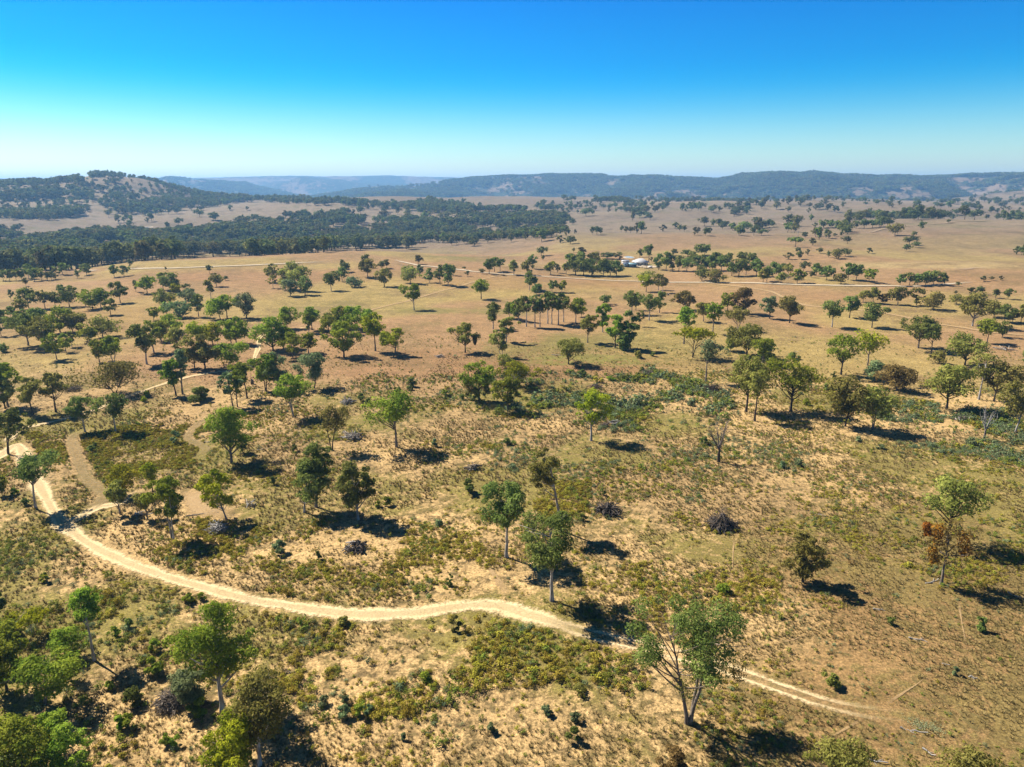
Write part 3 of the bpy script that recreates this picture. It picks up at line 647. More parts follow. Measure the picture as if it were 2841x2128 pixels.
T_(M1, 'the row behind the left dark clump', [(250, 485, 308, 165, 'd'), (390, 485, 320, 150, 'o'), (480, 470, 340, 120, 'd'), (600, 470, 285, 170, 'd'), (540, 380, 278, 80, 'd'), (190, 530, 400, 110, 'o')])
T_(M1, 'the stand left of the lone leafy tree', [(742, 470, 316, 45, 'g'), (800, 490, 335, 200, 'g'), (872, 475, 308, 150, 'g'), (958, 540, 388, 112, 'd', dict(k='k'))])
T_(M1, '', [(1040, 436, 246, 145, 'd', dict(k='m', L='lone leafy gum above the pale creek bed on the left')), (1272, 352, 212, 178, 'g', dict(k='k', L='dome shaped green tree below the left gravel road')),
            (1175, 342, 240, 50, 'o', dict(L='thin small tree left of the dome shaped green tree')), (890, 735, 572, 285, 'o', dict(cb=.2, L='wide olive tree left of the pale sandy creek bed')),
            (775, 775, 645, 165, 'g', dict(cb=.15, L='green leafy tree below the wide olive tree by the creek bed'))])
T_(M1, 'the group right of the dome tree', [(1410, 322, 163, 110, 'o'), (1495, 340, 183, 160, 'd'), (1520, 362, 265, 90, 'y', dict(cb=.15)), (1600, 322, 272, 52, 'd'), (1403, 470, 320, 130, 'o', dict(k='k')), (1465, 440, 348, 130, 'o', dict(cb=.1)), (1655, 445, 305, 150, 'b', dict(cb=.1)), (1717, 556, 358, 110, 'd'), (1560, 565, 430, 200, 'b', dict(cb=.12)), (1440, 545, 425, 130, 'g', dict(cb=.15)), (1330, 588, 475, 110, 'g', dict(cb=.2))])
T_(M1, 'the tall stand around the creek bend', [(1270, 966, 600, 220, 'd', dict(k='p', cb=.3)), (1330, 866, 590, 165, 'g', dict(c=1290)), (1480, 690, 545, 260, 'g'), (1390, 765, 600, 180, 'g'), (1700, 800, 605, 220, 'y'), (1840, 812, 620, 200, 'y'), (1530, 832, 660, 180, 'o'), (2042, 798, 568, 250, 'g', dict(k='m')), (1998, 790, 590, 150, 'g'), (1680, 1002, 720, 220, 'o', dict(s=2)), (1772, 1008, 700, 230, 'o', dict(k='k')), (1990, 982, 790, 280, 'g', dict(cb=.18))])
T_(M1, 'the trio above the creek bend', [(1962, 567, 362, 190, 'g', dict(k='k')), (1905, 582, 408, 200, 'g', dict(c=1860)), (2130, 567, 345, 165, 'b', dict(k='m'))])
T_(M1, 'the bare slope below the left gravel road', [(225, 292, 217, 46, 'd'), (95, 412, 320, 50, 'd'), (670, 226, 150, 50, 'd'), (750, 196, 104, 95, 'd'), (988, 216, 110, 75, 'd'), (1072, 206, 118, 85, 'd'), (1125, 137, 60, 42, 'o'), (1432, 157, 124, 22, 'd'), (1810, 182, 114, 56, 'd'), (1872, 296, 178, 102, 'o'), (1947, 242, 204, 32, 'o'), (1822, 396, 236, 90, 'o')])
T_(M1, 'the grove at the far left creek', [(30, 245, 150, 75, 'd'), (85, 245, 145, 70, 'd'), (140, 243, 150, 75, 'o'), (190, 240, 140, 80, 'd'), (298, 250, 140, 95, 'd'), (360, 240, 135, 85, 'o'), (412, 246, 168, 62, 'd'), (445, 240, 172, 55, 'd'), (478, 232, 140, 75, 'd'), (250, 225, 100, 110, 'd'), (540, 190, 85, 110, 'd')])
# --- middle
T_(M2, '', [(1367, 500, 273, 178, 'g', dict(k='p', cb=.42, L='lone green tree beside the pinkish track climbing the hill')), (1947, 402, 234, 160, 'g', dict(k='k', cb=.35, L='lone round tree below the right end of the gravel road')),
            (1200, 886, 653, 195, 'y', dict(k='m', s=2, cb=.3, d=1.2, L='bright green round tree with several pale stems')), (1808, 866, 613, 205, 'o', dict(k='k', cb=.3, mist=[(1890, 755, 40, 'n')], L='vase shaped olive tree alone in the paddock')),
            (760, 906, 598, 295, 'g', dict(k='k', cb=.2, n=20, L='big dense green tree with a large shadow in the paddock')), (1032, 852, 515, 195, 'y', dict(k='m', cb=.35, n=12, L='tree with bare lower limbs between the dense tree and the round one')),
            (85, 1197, 868, 235, 'g', dict(k='k', s=2, cb=.2, L='dense green tree with twin dark trunks beside the worn track')), (190, 1190, 856, 200, 'b', dict(k='m', cb=.2, d=.8, L='grey green tree tucked behind the twin trunked green tree')),
            (500, 1177, 872, 285, 'b', dict(k='k', s=2, cb=.25, n=18, L='grey blue tree with twin trunks left of the red bare ground')), (330, 1422, 1048, 320, 'g', dict(c=290, k='p', s=2, cb=.42, n=18, L='spreading green gum with pale forked trunk and dappled shadow')),
            (1928, 1276, 928, 290, 'g', dict(k='k', cb=.3, n=18, mist=[(1840, 1155, 80, 'o'), (1900, 1200, 60, 'o'), (1985, 1165, 70, 'd')], L='green tree hung with dark mistletoe in the middle of the scrub')),
            (2177, 1372, 1072, 225, 'g', dict(k='k', cb=.25, L='bright green tree in front of the mistletoe tree')),
            (855, 302, 212, 130, 'b', dict(cb=.0, L='low grey green bushy tree among the scattered trees below the road'))])
T_(M2, 'the group with black shadows below the road', [(650, 332, 168, 140, 'd', dict(k='p')), (745, 252, 128, 100, 'd', dict(k='m')), (745, 145, 62, 56, 'd'), (768, 172, 88, 60, 'd'), (966, 212, 56, 125, 'o', dict(k='m')), (955, 130, 18, 80, 'd'), (1110, 297, 138, 138, 'o', dict(k='k')), (1090, 145, 75, 80, 'o'), (1130, 135, 60, 62, 'o'), (1335, 268, 148, 175, 'o'), (1312, 180, 122, 120, 'o'), (1415, 217, 108, 70, 'b'), (1500, 262, 148, 92, 'd'), (1590, 277, 104, 92, 'd', dict(k='m')), (1660, 292, 94, 122, 'd', dict(k='p')), (1705, 200, 108, 52, 'd'), (1402, 100, 24, 82, 'd', dict(cb=.05))])
T_(M2, 'the rounded clump on the left slope', [(160, 258, 98, 105, 'o'), (148, 308, 195, 72, 'o', dict(d=.6)), (255, 320, 140, 160, 'o'), (385, 330, 118, 170, 'o'), (325, 265, 76, 145, 'o'), (300, 378, 228, 135, 'b', dict(cb=.15)), (425, 368, 212, 125, 'd', dict(cb=.15))])
T_(M2, 'the gravel road fork', [(1830, 207, 160, 46, 'd'), (1802, 147, 124, 26, 'd'), (1955, 187, 140, 42, 'd'), (2015, 187, 50, 105, 'd'), (2060, 167, 40, 85, 'd'), (2110, 162, 52, 85, 'd')])
T_(M2, 'the leafy stand left of the dense tree', [(150, 852, 555, 290, 'g', dict(k='k')), (270, 660, 478, 180, 'g'), (240, 832, 640, 200, 'g'), (318, 912, 690, 165, 'g'), (455, 872, 700, 190, 'g', dict(k='m', c=440)), (485, 672, 468, 155, 'g', dict(k='k')), (458, 697, 520, 92, 'g')])
T_(M2, 'the green stand behind the dense tree', [(720, 660, 462, 205, 'g'), (870, 660, 458, 205, 'g'), (630, 692, 540, 155, 'g'), (800, 705, 540, 205, 'g'), (985, 690, 495, 150, 'g'), (575, 720, 640, 60, 'g', dict(cb=.1))])
T_(M2, 'the pale trunked line left of centre right', [(2117, 908, 660, 165, 'o', dict(k='p', s=2, d=.8)), (2165, 775, 553, 175, 'o', dict(k='p')), (2050, 662, 433, 145, 'd', dict(k='w')), (2190, 570, 440, 125, 'd')])
T_(M3, '', [(150, 326, 168, 112, 'd', dict(k='p', L='lone dark tree left of the two small trees in the paddock')), (215, 366, 268, 96, 'd', dict(cb=.08, d=1.3, L='dense round dark tree above the white trunked grove')),
            (347, 346, 227, 76, 'd', dict(k='p', L='left one of two small trees in the open paddock')), (432, 346, 238, 92, 'g', dict(k='p', L='right one of two small trees in the open paddock')),
            (655, 782, 542, 170, 'o', dict(k='m', cb=.38, L='olive gum standing apart right of the white trunked grove')), (490, 967, 742, 235, 'o', dict(k='k', cb=.22, n=14, L='rounded olive tree alone at the edge of the scrub')),
            (785, 690, 440, 130, 'g', dict(k='p', L='upright pale trunked gum left of the dense cypress like tree')), (803, 455, 368, 112, 'd', dict(L='dark round tree behind the upright pale trunked gum')),
            (893, 827, 530, 175, 'g', dict(k='k', cb=.3, L='tall green gum joined with the dense cypress like tree')), (1000, 830, 508, 160, 'd', dict(k='k', cb=.12, d=1.3, L='tall dense cypress like tree with a black shadow')),
            (965, 848, 690, 140, 'd', dict(cb=.02, d=1.3, L='dense dark young cypress at the foot of the tall pair')),
            (5, 1150, 940, 310, 'y', dict(c=60, k='p', cb=.3, n=16, L='bright green gum with pale leaning stem behind the mistletoe tree')), (-60, 1000, 890, 160, 'o', dict(cb=.1, L='brown olive tree behind the mistletoe tree')),
            (1560, 906, 638, 285, 'y', dict(k='k', s=2, cb=.45, flat=1, L='flat topped bright green tree with forked trunk')), (1675, 1117, 745, 225, 'b', dict(k='m', cb=.5, d=.55, L='tall thin trunked gum with sparse crown right of the flat topped tree')),
            (2025, 1378, 888, 350, 'o', dict(k='k', cb=.36, n=22, L='big olive gum with black trunk beside the dark brush heap')), (2100, 1457, 1000, 220, 'o', dict(k='k', cb=.45, d=.55, L='sparse olive gum with tall thin trunk right of the brush heap')),
            (685, 1627, 1173, 330, 'y', dict(k='w', cb=.34, n=20, d=.8, L='yellow olive gum with straight white trunk beside the white logs')),
            (2030, 884, 615, 290, 'o', dict(k='k', s=2, cb=.2, n=18, L='broad olive tree with several trunks right of the flat topped tree')), (1890, 855, 720, 135, 'o', dict(cb=.1, L='small olive tree leaning on the broad olive tree')), (2165, 965, 738, 175, 'g', dict(k='p', d=.8, L='green pale stemmed tree right of the broad olive tree'))])
T_(M3, 'the white trunked grove', [(60, 595, 398, 120, 'd', dict(k='w')), (127, 642, 368, 112, 'd', dict(k='w', cb=.45)), (200, 647, 368, 130, 'd', dict(k='w', cb=.45)), (243, 647, 400, 100, 'd', dict(k='w', cb=.45)), (310, 617, 343, 130, 'd', dict(k='w', cb=.45)), (345, 622, 350, 112, 'd', dict(k='w', cb=.45)), (402, 627, 348, 122, 'd', dict(k='w', cb=.45)), (447, 602, 368, 122, 'd', dict(k='w', cb=.45)), (20, 585, 430, 85, 'g'), (552, 607, 403, 155, 'g', dict(k='p', cb=.4)), (602, 560, 470, 110, 'y')])
T_(M3, 'the paddock right of the grove', [(1036, 542, 328, 152, 'd', dict(k='p', cb=.3)), (1072, 502, 360, 92, 'd'), (1186, 587, 360, 150, 'd', dict(k='w', cb=.4)), (1276, 522, 340, 112, 'd', dict(k='m')), (1105, 642, 500, 62, 'd', dict(k='m')), (1495, 500, 338, 212, 'n', dict(k='m')), (1487, 792, 472, 172, 'g', dict(k='m', cb=.45)), (1655, 597, 425, 122, 'o'), (1736, 702, 428, 172, 'g', dict(k='m', cb=.4)), (1862, 522, 343, 150, 'g', dict(k='k')), (2000, 530, 313, 212, 'n', dict(k='k')), (1950, 667, 464, 205, 'o', dict(k='p', s=2, cb=.35))])
T_(M3, 'the gravel road below the homestead', [(1160, 342, 193, 112, 'y', dict(k='m', cb=.25)), (1265, 327, 178, 82, 'o', dict(k='p')), (1302, 352, 192, 76, 'o', dict(k='p')), (1170, 260, 166, 142, 'o'), (1642, 247, 112, 132, 'd', dict(k='k')), (1752, 262, 158, 135, 'o', dict(cb=.1))])
T_(M3, 'the paddock left of the homestead clump', [(18, 196, 68, 92, 'o', dict(k='p')), (178, 140, 22, 82, 'd'), (132, 192, 74, 115, 'o'), (335, 192, 76, 92, 'g', dict(k='m')), (392, 178, 100, 62, 'o')])
T_(M3, 'the dark clump left of the homestead', [(470, 190, 85, 85, 'o'), (550, 195, 25, 150, 'd'), (620, 203, 45, 160, 'd'), (690, 203, 55, 185, 'd'), (500, 155, 5, 90, 'd'), (790, 208, 60, 135, 'd'), (850, 204, 68, 125, 'd'), (905, 204, 78, 125, 'd'), (700, 120, -10, 120, 'o'), (600, 120, -5, 110, 'd')])
T_(M3, 'the homestead yard', [(822, 55, 0, 105, 'd'), (930, 62, -3, 105, 'd'), (1105, 45, -28, 62, 'd'), (1182, 88, -78, 90, 'd', dict(k='k', cb=.35)), (1205, 78, 38, 36, 'o')])
T_(M3, 'the long clump right of the homestead', [(1270, 152, 18, 95, 'd'), (1332, 162, -5, 115, 'd'), (1390, 162, 38, 95, 'd'), (1442, 167, 28, 105, 'd'), (1510, 168, 48, 145, 'd'), (1600, 152, 18, 125, 'd'), (1680, 152, 36, 95, 'd'), (1732, 162, 26, 95, 'd'), (1810, 160, 40, 125, 'd'), (1900, 203, 88, 115, 'd'), (1960, 208, 55, 165, 'd'), (2022, 200, 68, 125, 'd'), (2112, 208, 60, 125, 'd'), (2170, 262, 138, 105, 'o'), (2202, 252, 108, 95, 'd'), (1560, 112, -2, 95, 'o'), (1760, 112, 0, 105, 'd'), (1862, 118, 5, 125, 'd'), (1990, 122, -5, 105, 'd'), (2082, 112, 0, 115, 'd')])
# --- middle right
T_(M4, '', [(10, 572, 383, 135, 'b', dict(L='blue green tree left of the brown tree with a streak of shadow')), (185, 610, 378, 212, 'n', dict(k='k', cb=.3, L='fan shaped brown tree with a streak of shadow')), (551, 647, 403, 172, 'd', dict(k='w', cb=.35, L='green tree with a white trunk beside the tan farm track')),
            (703, 567, 368, 152, 'd', dict(k='k', L='dark upright tree behind the white trunked one')), (895, 652, 438, 192, 'd', dict(k='m', L='rounded green tree right of the white trunked one with long shadow')),
            (631, 1057, 718, 285, 'g', dict(k='k', cb=.4, d=.75, L='left one of two bright spreading trees on the right')), (858, 977, 688, 260, 'y', dict(k='m', cb=.42, d=.8, L='right one of two bright spreading trees on the right')),
            (1297, 827, 530, 262, 'd', dict(k='m', cb=.3, L='large green gum with smaller neighbour on the tan track')), (1408, 867, 618, 162, 'd', dict(k='m', cb=.4, L='smaller green gum in front of its large neighbour')),
            (1765, 637, 358, 275, 'o', dict(k='w', cb=.3, n=18, L='massive pale limbed gum behind the tan farm track')), (1890, 787, 568, 212, 'g', dict(k='m', cb=.35, L='green tree right of the massive pale limbed gum')), (2022, 732, 590, 125, 'd', dict(k='m', L='thin dark tree near the right edge behind a green one')),
            (195, 1372, 918, 420, 'g', dict(k='k', s=1, cb=.38, n=24, d=.85, L='broad green gum with black trunk in the right hand row')), (660, 1502, 1058, 320, 'o', dict(c=665, k='k', s=2, cb=.22, n=20, L='dark olive gum with white limb second in the right hand row')),
            (905, 1532, 1145, 335, 'o', dict(c=940, k='m', s=2, cb=.25, d=.75, n=18, L='grey olive spreading tree beside the second gum of the row')), (1110, 1192, 978, 325, 'n', dict(k='w', cb=.15, d=1.1, L='brown domed tree behind the grey olive spreading tree')),
            (920, 1112, 943, 180, 'b', dict(cb=.02, d=1.3, L='rounded blue green shrub tree against the brown domed tree')), (1700, 972, 713, 335, 'o', dict(k='k', cb=.25, n=18, L='wide olive brown tree above the white trunked gum')),
            (1478, 960, 868, 160, 'o', dict(cb=.08, L='low olive bush tree left of the wide olive brown tree')), (1540, 1352, 955, 405, 'o', dict(k='k', cb=.28, n=22, L='big rounded olive gum left of the white trunked gum')),
            (1820, 1272, 865, 215, 'o', dict(c=1880, k='w', cb=.45, d=.4, n=10, L='gaunt gum with long white trunk near the right edge')), (1950, 1287, 955, 300, 'o', dict(c=2010, k='m', cb=.3, L='olive tree between the gaunt white gum and the right edge')),
            (2128, 1557, 1085, 310, 'o', dict(c=2150, k='p', cb=.3, d=.7, s=2, L='tall pale stemmed olive gum at the right edge')), (2250, 1010, 830, 150, 'd', dict(L='dark tree cut by the right edge above the olive gums')),
            (-5, 960, 755, 150, 'g', dict(cb=.1, L='green tree joining the dark bush left of the broad gum'))])
T_(M4, 'the olive row above the tan track', [(820, 432, 325, 122, 'o'), (905, 437, 303, 102, 'o'), (1000, 447, 350, 92, 'n', dict(cb=.15)), (1120, 452, 298, 145, 'o', dict(s=2)), (1280, 457, 308, 122, 'o', dict(k='k')), (1425, 492, 348, 205, 'n', dict(cb=.15)), (1620, 450, 378, 135, 'o')])
T_(M4, 'the far right woodland edge', [(1950, 565, 438, 155, 'o'), (2040, 605, 448, 145, 'd'), (2110, 605, 478, 95, 'o'), (2182, 612, 448, 105, 'o'), (2250, 620, 460, 110, 'o')])
T_(M4, 'the right hand flat below the bare hill', [(1620, 362, 330, 36, 'd'), (1752, 372, 300, 82, 'd'), (1832, 362, 298, 74, 'd'), (1965, 397, 316, 76, 'd'), (2070, 407, 310, 78, 'd'), (1640, 294, 254, 42, 'd'), (1862, 252, 204, 52, 'd'), (1930, 242, 207, 32, 'd'), (2010, 242, 200, 42, 'd')])
T_(M4, 'the dark clump beside the right gravel road', [(1140, 287, 194, 82, 'd'), (1220, 282, 174, 92, 'd'), (1290, 287, 184, 92, 'd'), (1360, 282, 164, 112, 'd'), (1430, 277, 149, 112, 'd'), (1500, 282, 184, 92, 'd')])
T_(M4, 'the trees along the right gravel road', [(40, 215, 84, 105, 'd'), (95, 205, 92, 95, 'd'), (110, 268, 172, 92, 'o'), (250, 268, 138, 102, 'g'), (172, 230, 98, 95, 'o', dict(k='w', cb=.45)), (305, 165, 80, 62, 'd'), (415, 204, 93, 108, 'd', dict(k='k')), (372, 220, 164, 42, 'd'), (505, 239, 118, 105, 'd', dict(k='k')), (563, 229, 134, 72, 'd'), (630, 273, 188, 112, 'o'), (690, 238, 94, 120, 'd'), (762, 240, 112, 135, 'd'), (870, 258, 143, 112, 'g', dict(k='k'))])
# --- far paddocks
T_(F3, 'the pale paddock beyond the homestead', [(695, 626, 558, 42, 'd'), (735, 626, 555, 52, 'd'), (768, 620, 563, 34, 'd'), (945, 607, 550, 38, 'd'), (985, 612, 553, 48, 'd'), (1025, 612, 555, 44, 'd'), (1080, 618, 520, 64, 'd'), (1120, 618, 508, 88, 'd'), (1305, 599, 538, 62, 'd'), (1410, 575, 520, 62, 'd'), (1452, 595, 540, 54, 'd'), (1490, 600, 543, 48, 'd'), (1580, 633, 558, 54, 'd'), (1612, 612, 562, 44, 'd'), (1672, 635, 563, 54, 'd'), (1712, 613, 563, 40, 'd'), (1665, 552, 476, 74, 'd')])
T_(F3, 'the far clumps right of the pale paddock', [(1740, 555, 492, 55, 'd'), (1790, 555, 488, 95, 'd'), (1842, 558, 505, 55, 'd'), (1905, 590, 525, 80, 'd'), (1962, 633, 545, 95, 'd'), (2005, 605, 508, 110, 'd'), (2090, 634, 542, 58, 'd'), (2155, 633, 578, 64, 'd'), (2165, 570, 503, 90, 'd')])
T_(F3, 'the woodland edge beyond the gravel road', [(545, 620, 580, 36, 'o'), (420, 698, 630, 74, 'd'), (505, 708, 638, 68, 'd'), (255, 808, 733, 72, 'd'), (270, 850, 803, 36, 'd'), (535, 778, 738, 32, 'd'), (1395, 808, 748, 44, 'd'), (1520, 815, 755, 72, 'd'), (1665, 808, 710, 142, 'd'), (600, 805, 733, 80, 'd')])
T_(F3, 'the bare rise beyond the pale paddock', [(1045, 512, 425, 48, 'd'), (1105, 480, 418, 64, 'd'), (1195, 499, 448, 54, 'd'), (1150, 475, 425, 54, 'd'), (640, 466, 400, 74, 'd')])
T_(F4, 'the bare slopes of the right hill', [(1095, 633, 538, 155, 'n'), (1255, 643, 596, 48, 'd'), (1220, 713, 638, 78, 'd'), (1275, 738, 688, 54, 'd'), (1190, 773, 713, 64, 'd'), (1320, 585, 510, 58, 'o'), (1555, 527, 494, 24, 'd'), (2145, 798, 723, 68, 'd'), (2190, 803, 733, 64, 'd'), (870, 788, 738, 68, 'd'), (665, 815, 748, 74, 'd'), (590, 833, 758, 95, 'o'), (520, 823, 768, 44, 'd')])
T_(F4, 'the far paddock left of the right hill', [(235, 732, 643, 118, 'd', dict(flat=1)), (380, 722, 653, 70, 'n'), (320, 653, 602, 38, 'd'), (410, 645, 563, 84, 'd'), (440, 670, 558, 66, 'd'), (500, 655, 578, 64, 'd'), (525, 660, 588, 58, 'd'), (572, 643, 613, 42, 'd'), (630, 643, 604, 30, 'o'), (685, 618, 538, 115, 'd'), (645, 605, 500, 112, 'd'), (685, 704, 643, 70, 'd'), (447, 788, 737, 52, 'd'), (340, 803, 750, 44, 'd'), (250, 778, 738, 42, 'd'), (268, 840, 768, 68, 'd'), (175, 838, 778, 84, 'd'), (170, 608, 518, 84, 'd'), (230, 611, 518, 74, 'o'), (405, 563, 520, 48, 'd'), (45, 558, 513, 44, 'd'), (10, 568, 493, 44, 'd')])
T_(F4, 'the hedge like line before the right hill', [(480, 570, 492, 90, 'd'), (540, 570, 500, 80, 'd'), (600, 575, 505, 70, 'd'), (760, 572, 505, 80, 'd'), (830, 572, 498, 80, 'd'), (900, 568, 500, 80, 'd'), (960, 560, 488, 80, 'd'), (1030, 556, 480, 85, 'd')])
T_(F1, 'the bare fields under the left hill', [(1073, 520, 472, 40, 'd'), (1135, 522, 460, 45, 'o'), (1275, 522, 475, 45, 'd'), (1312, 515, 440, 60, 'o')])

ORD = ['first', 'second', 'third', 'fourth', 'fifth', 'sixth', 'seventh', 'eighth', 'ninth', 'tenth', 'eleventh', 'twelfth', 'thirteenth', 'fourteenth', 'fifteenth', 'sixteenth', 'seventeenth', 'eighteenth', 'nineteenth', 'twentieth', 'twenty first', 'twenty second', 'twenty third', 'twenty fourth']
KCOL = {'g': 'green', 'd': 'dark green', 'o': 'olive', 'y': 'bright green', 'b': 'blue green', 'n': 'brown', 'r': 'rust leaved'}
recs = []
for phrase, tile, L in TREES:
    ent = []
    for e in L:
        o = e[5] if len(e) > 5 else {}
        ent.append((e, o))
    xs = sorted(e[0] for e, o in ent)
    for e, o in ent:
        lab = o.get('L') or f"{KCOL[e[4]]} gum, {ORD[xs.index(e[0])]} from left in {phrase}"
        recs.append(dict(bx=tile[0] + e[0] / S, by=tile[1] + e[1] / S, ty=tile[1] + e[2] / S, w=e[3] / S, cx=tile[0] + o.get('c', e[0]) / S, kind=e[4], o=o, lab=lab,
                         phrase=phrase, tile=tile, size=(e[1] - e[2]) * e[3]))
bpos = hit([r['bx'] for r in recs], [r['by'] for r in recs])
keep = set(sorted(range(len(recs)), key=lambda i: -recs[i]['size'])[:322])
EXTRA = []                                    # smallest far trees: part of the woodland mass
TREE_XY = []
for i, r in enumerate(recs):
    p = bpos[i]; g = math.hypot(p[0], p[1])
    d = ray(r['bx'], r['ty']); zt = CAMZ + d[2] / math.hypot(d[0], d[1]) * g
    f = p[1] * CP - (p[2] - CAMZ) * SP; mpp = f / F
    H = min(max(zt - p[2], 1.6), 24.0); W = min(r['w'] * mpp * (1.12 if g > 230 else 1.04), 20.0); o = r['o']
    lean = (r['cx'] - float(project(p[0], p[1], p[2] + .68 * H)[0])) * mpp if 'c' in o else 0.0
    if i not in keep and g > 400: EXTRA.append((p, H, W)); continue
    TREE_XY.append((p[0], p[1], W))
    ks = random.Random(i).choice('mmkkp') if g < 700 else 'k'
    mist = [(((r['tile'][0] + m[0] / S) - r['bx']) * mpp, CAMZ + (lambda q: q[2] / math.hypot(q[0], q[1]))(ray(r['bx'], r['tile'][1] + m[1] / S)) * g - p[2], m[2] / S * mpp, m[3]) for m in o.get('mist', [])]
    kw = {}
    if 'cs' in o: kw['cs'] = o['cs']
    if 'n' in o: kw['nclump'] = int(o['n'] * 1.4)
    if 'split' in o: kw['split'] = o['split']
    cbv = o.get('cb', random.Random(i + 5).uniform(.14, .30))
    add_tree((p[0], p[1], p[2]), H, W, r['kind'], r['lab'], bark=o.get('k', ks), mist=mist, group=('trees in ' + r['phrase']) if r['phrase'] else None,
             cb=cbv, lean=lean, stems=o.get('s', 1), dens=o.get('d', 1.0), flat_top=bool(o.get('flat')), droop=.3, **kw)

# dead trees
def dead_tree(tile, bx, by, ty, w_, bark, lab, stems=1, split=.3):
    p = hit([tile[0] + bx / S], [tile[1] + by / S])[0]; g = math.hypot(p[0], p[1]); d = ray(tile[0] + bx / S, tile[1] + ty / S)
    H = CAMZ + d[2] / math.hypot(d[0], d[1]) * g - p[2]; W = w_ / S * (p[1] * CP - (p[2] - CAMZ) * SP) / F
    CNT['n'] += 1
    wood, _ = build_tree(500 + CNT['n'], H, W, min(g, 90), 'g', cb=.4, stems=stems, dead=True, split=split, nclump=9, tr=1.7)
    e = empty('dead_tree', p); tag(e, lab, 'dead tree')
    low = wood[0][:, 2] < H * .33
    bq = low[wood[1]].all(1)
    mesh_obj('trunk', wood[0], wood[1][bq], BARK['k' if bark == 'k' else 'm'], e, True)
    mesh_obj('branches', wood[0], wood[1][~bq], BARK['m' if bark == 'k' else 'w'], e, True)
dead_tree(L3, 1785, 410, 25, 235, 'k', 'bare dead tree with dark trunk and pale twigs in the scrub')
dead_tree(M4, 1865, 1612, 1330, 165, 'm', 'small white dead tree near the right edge')
dead_tree(F4, 258, 640, 585, 22, 'm', 'pale dead stag tree in the far paddock', split=.6)

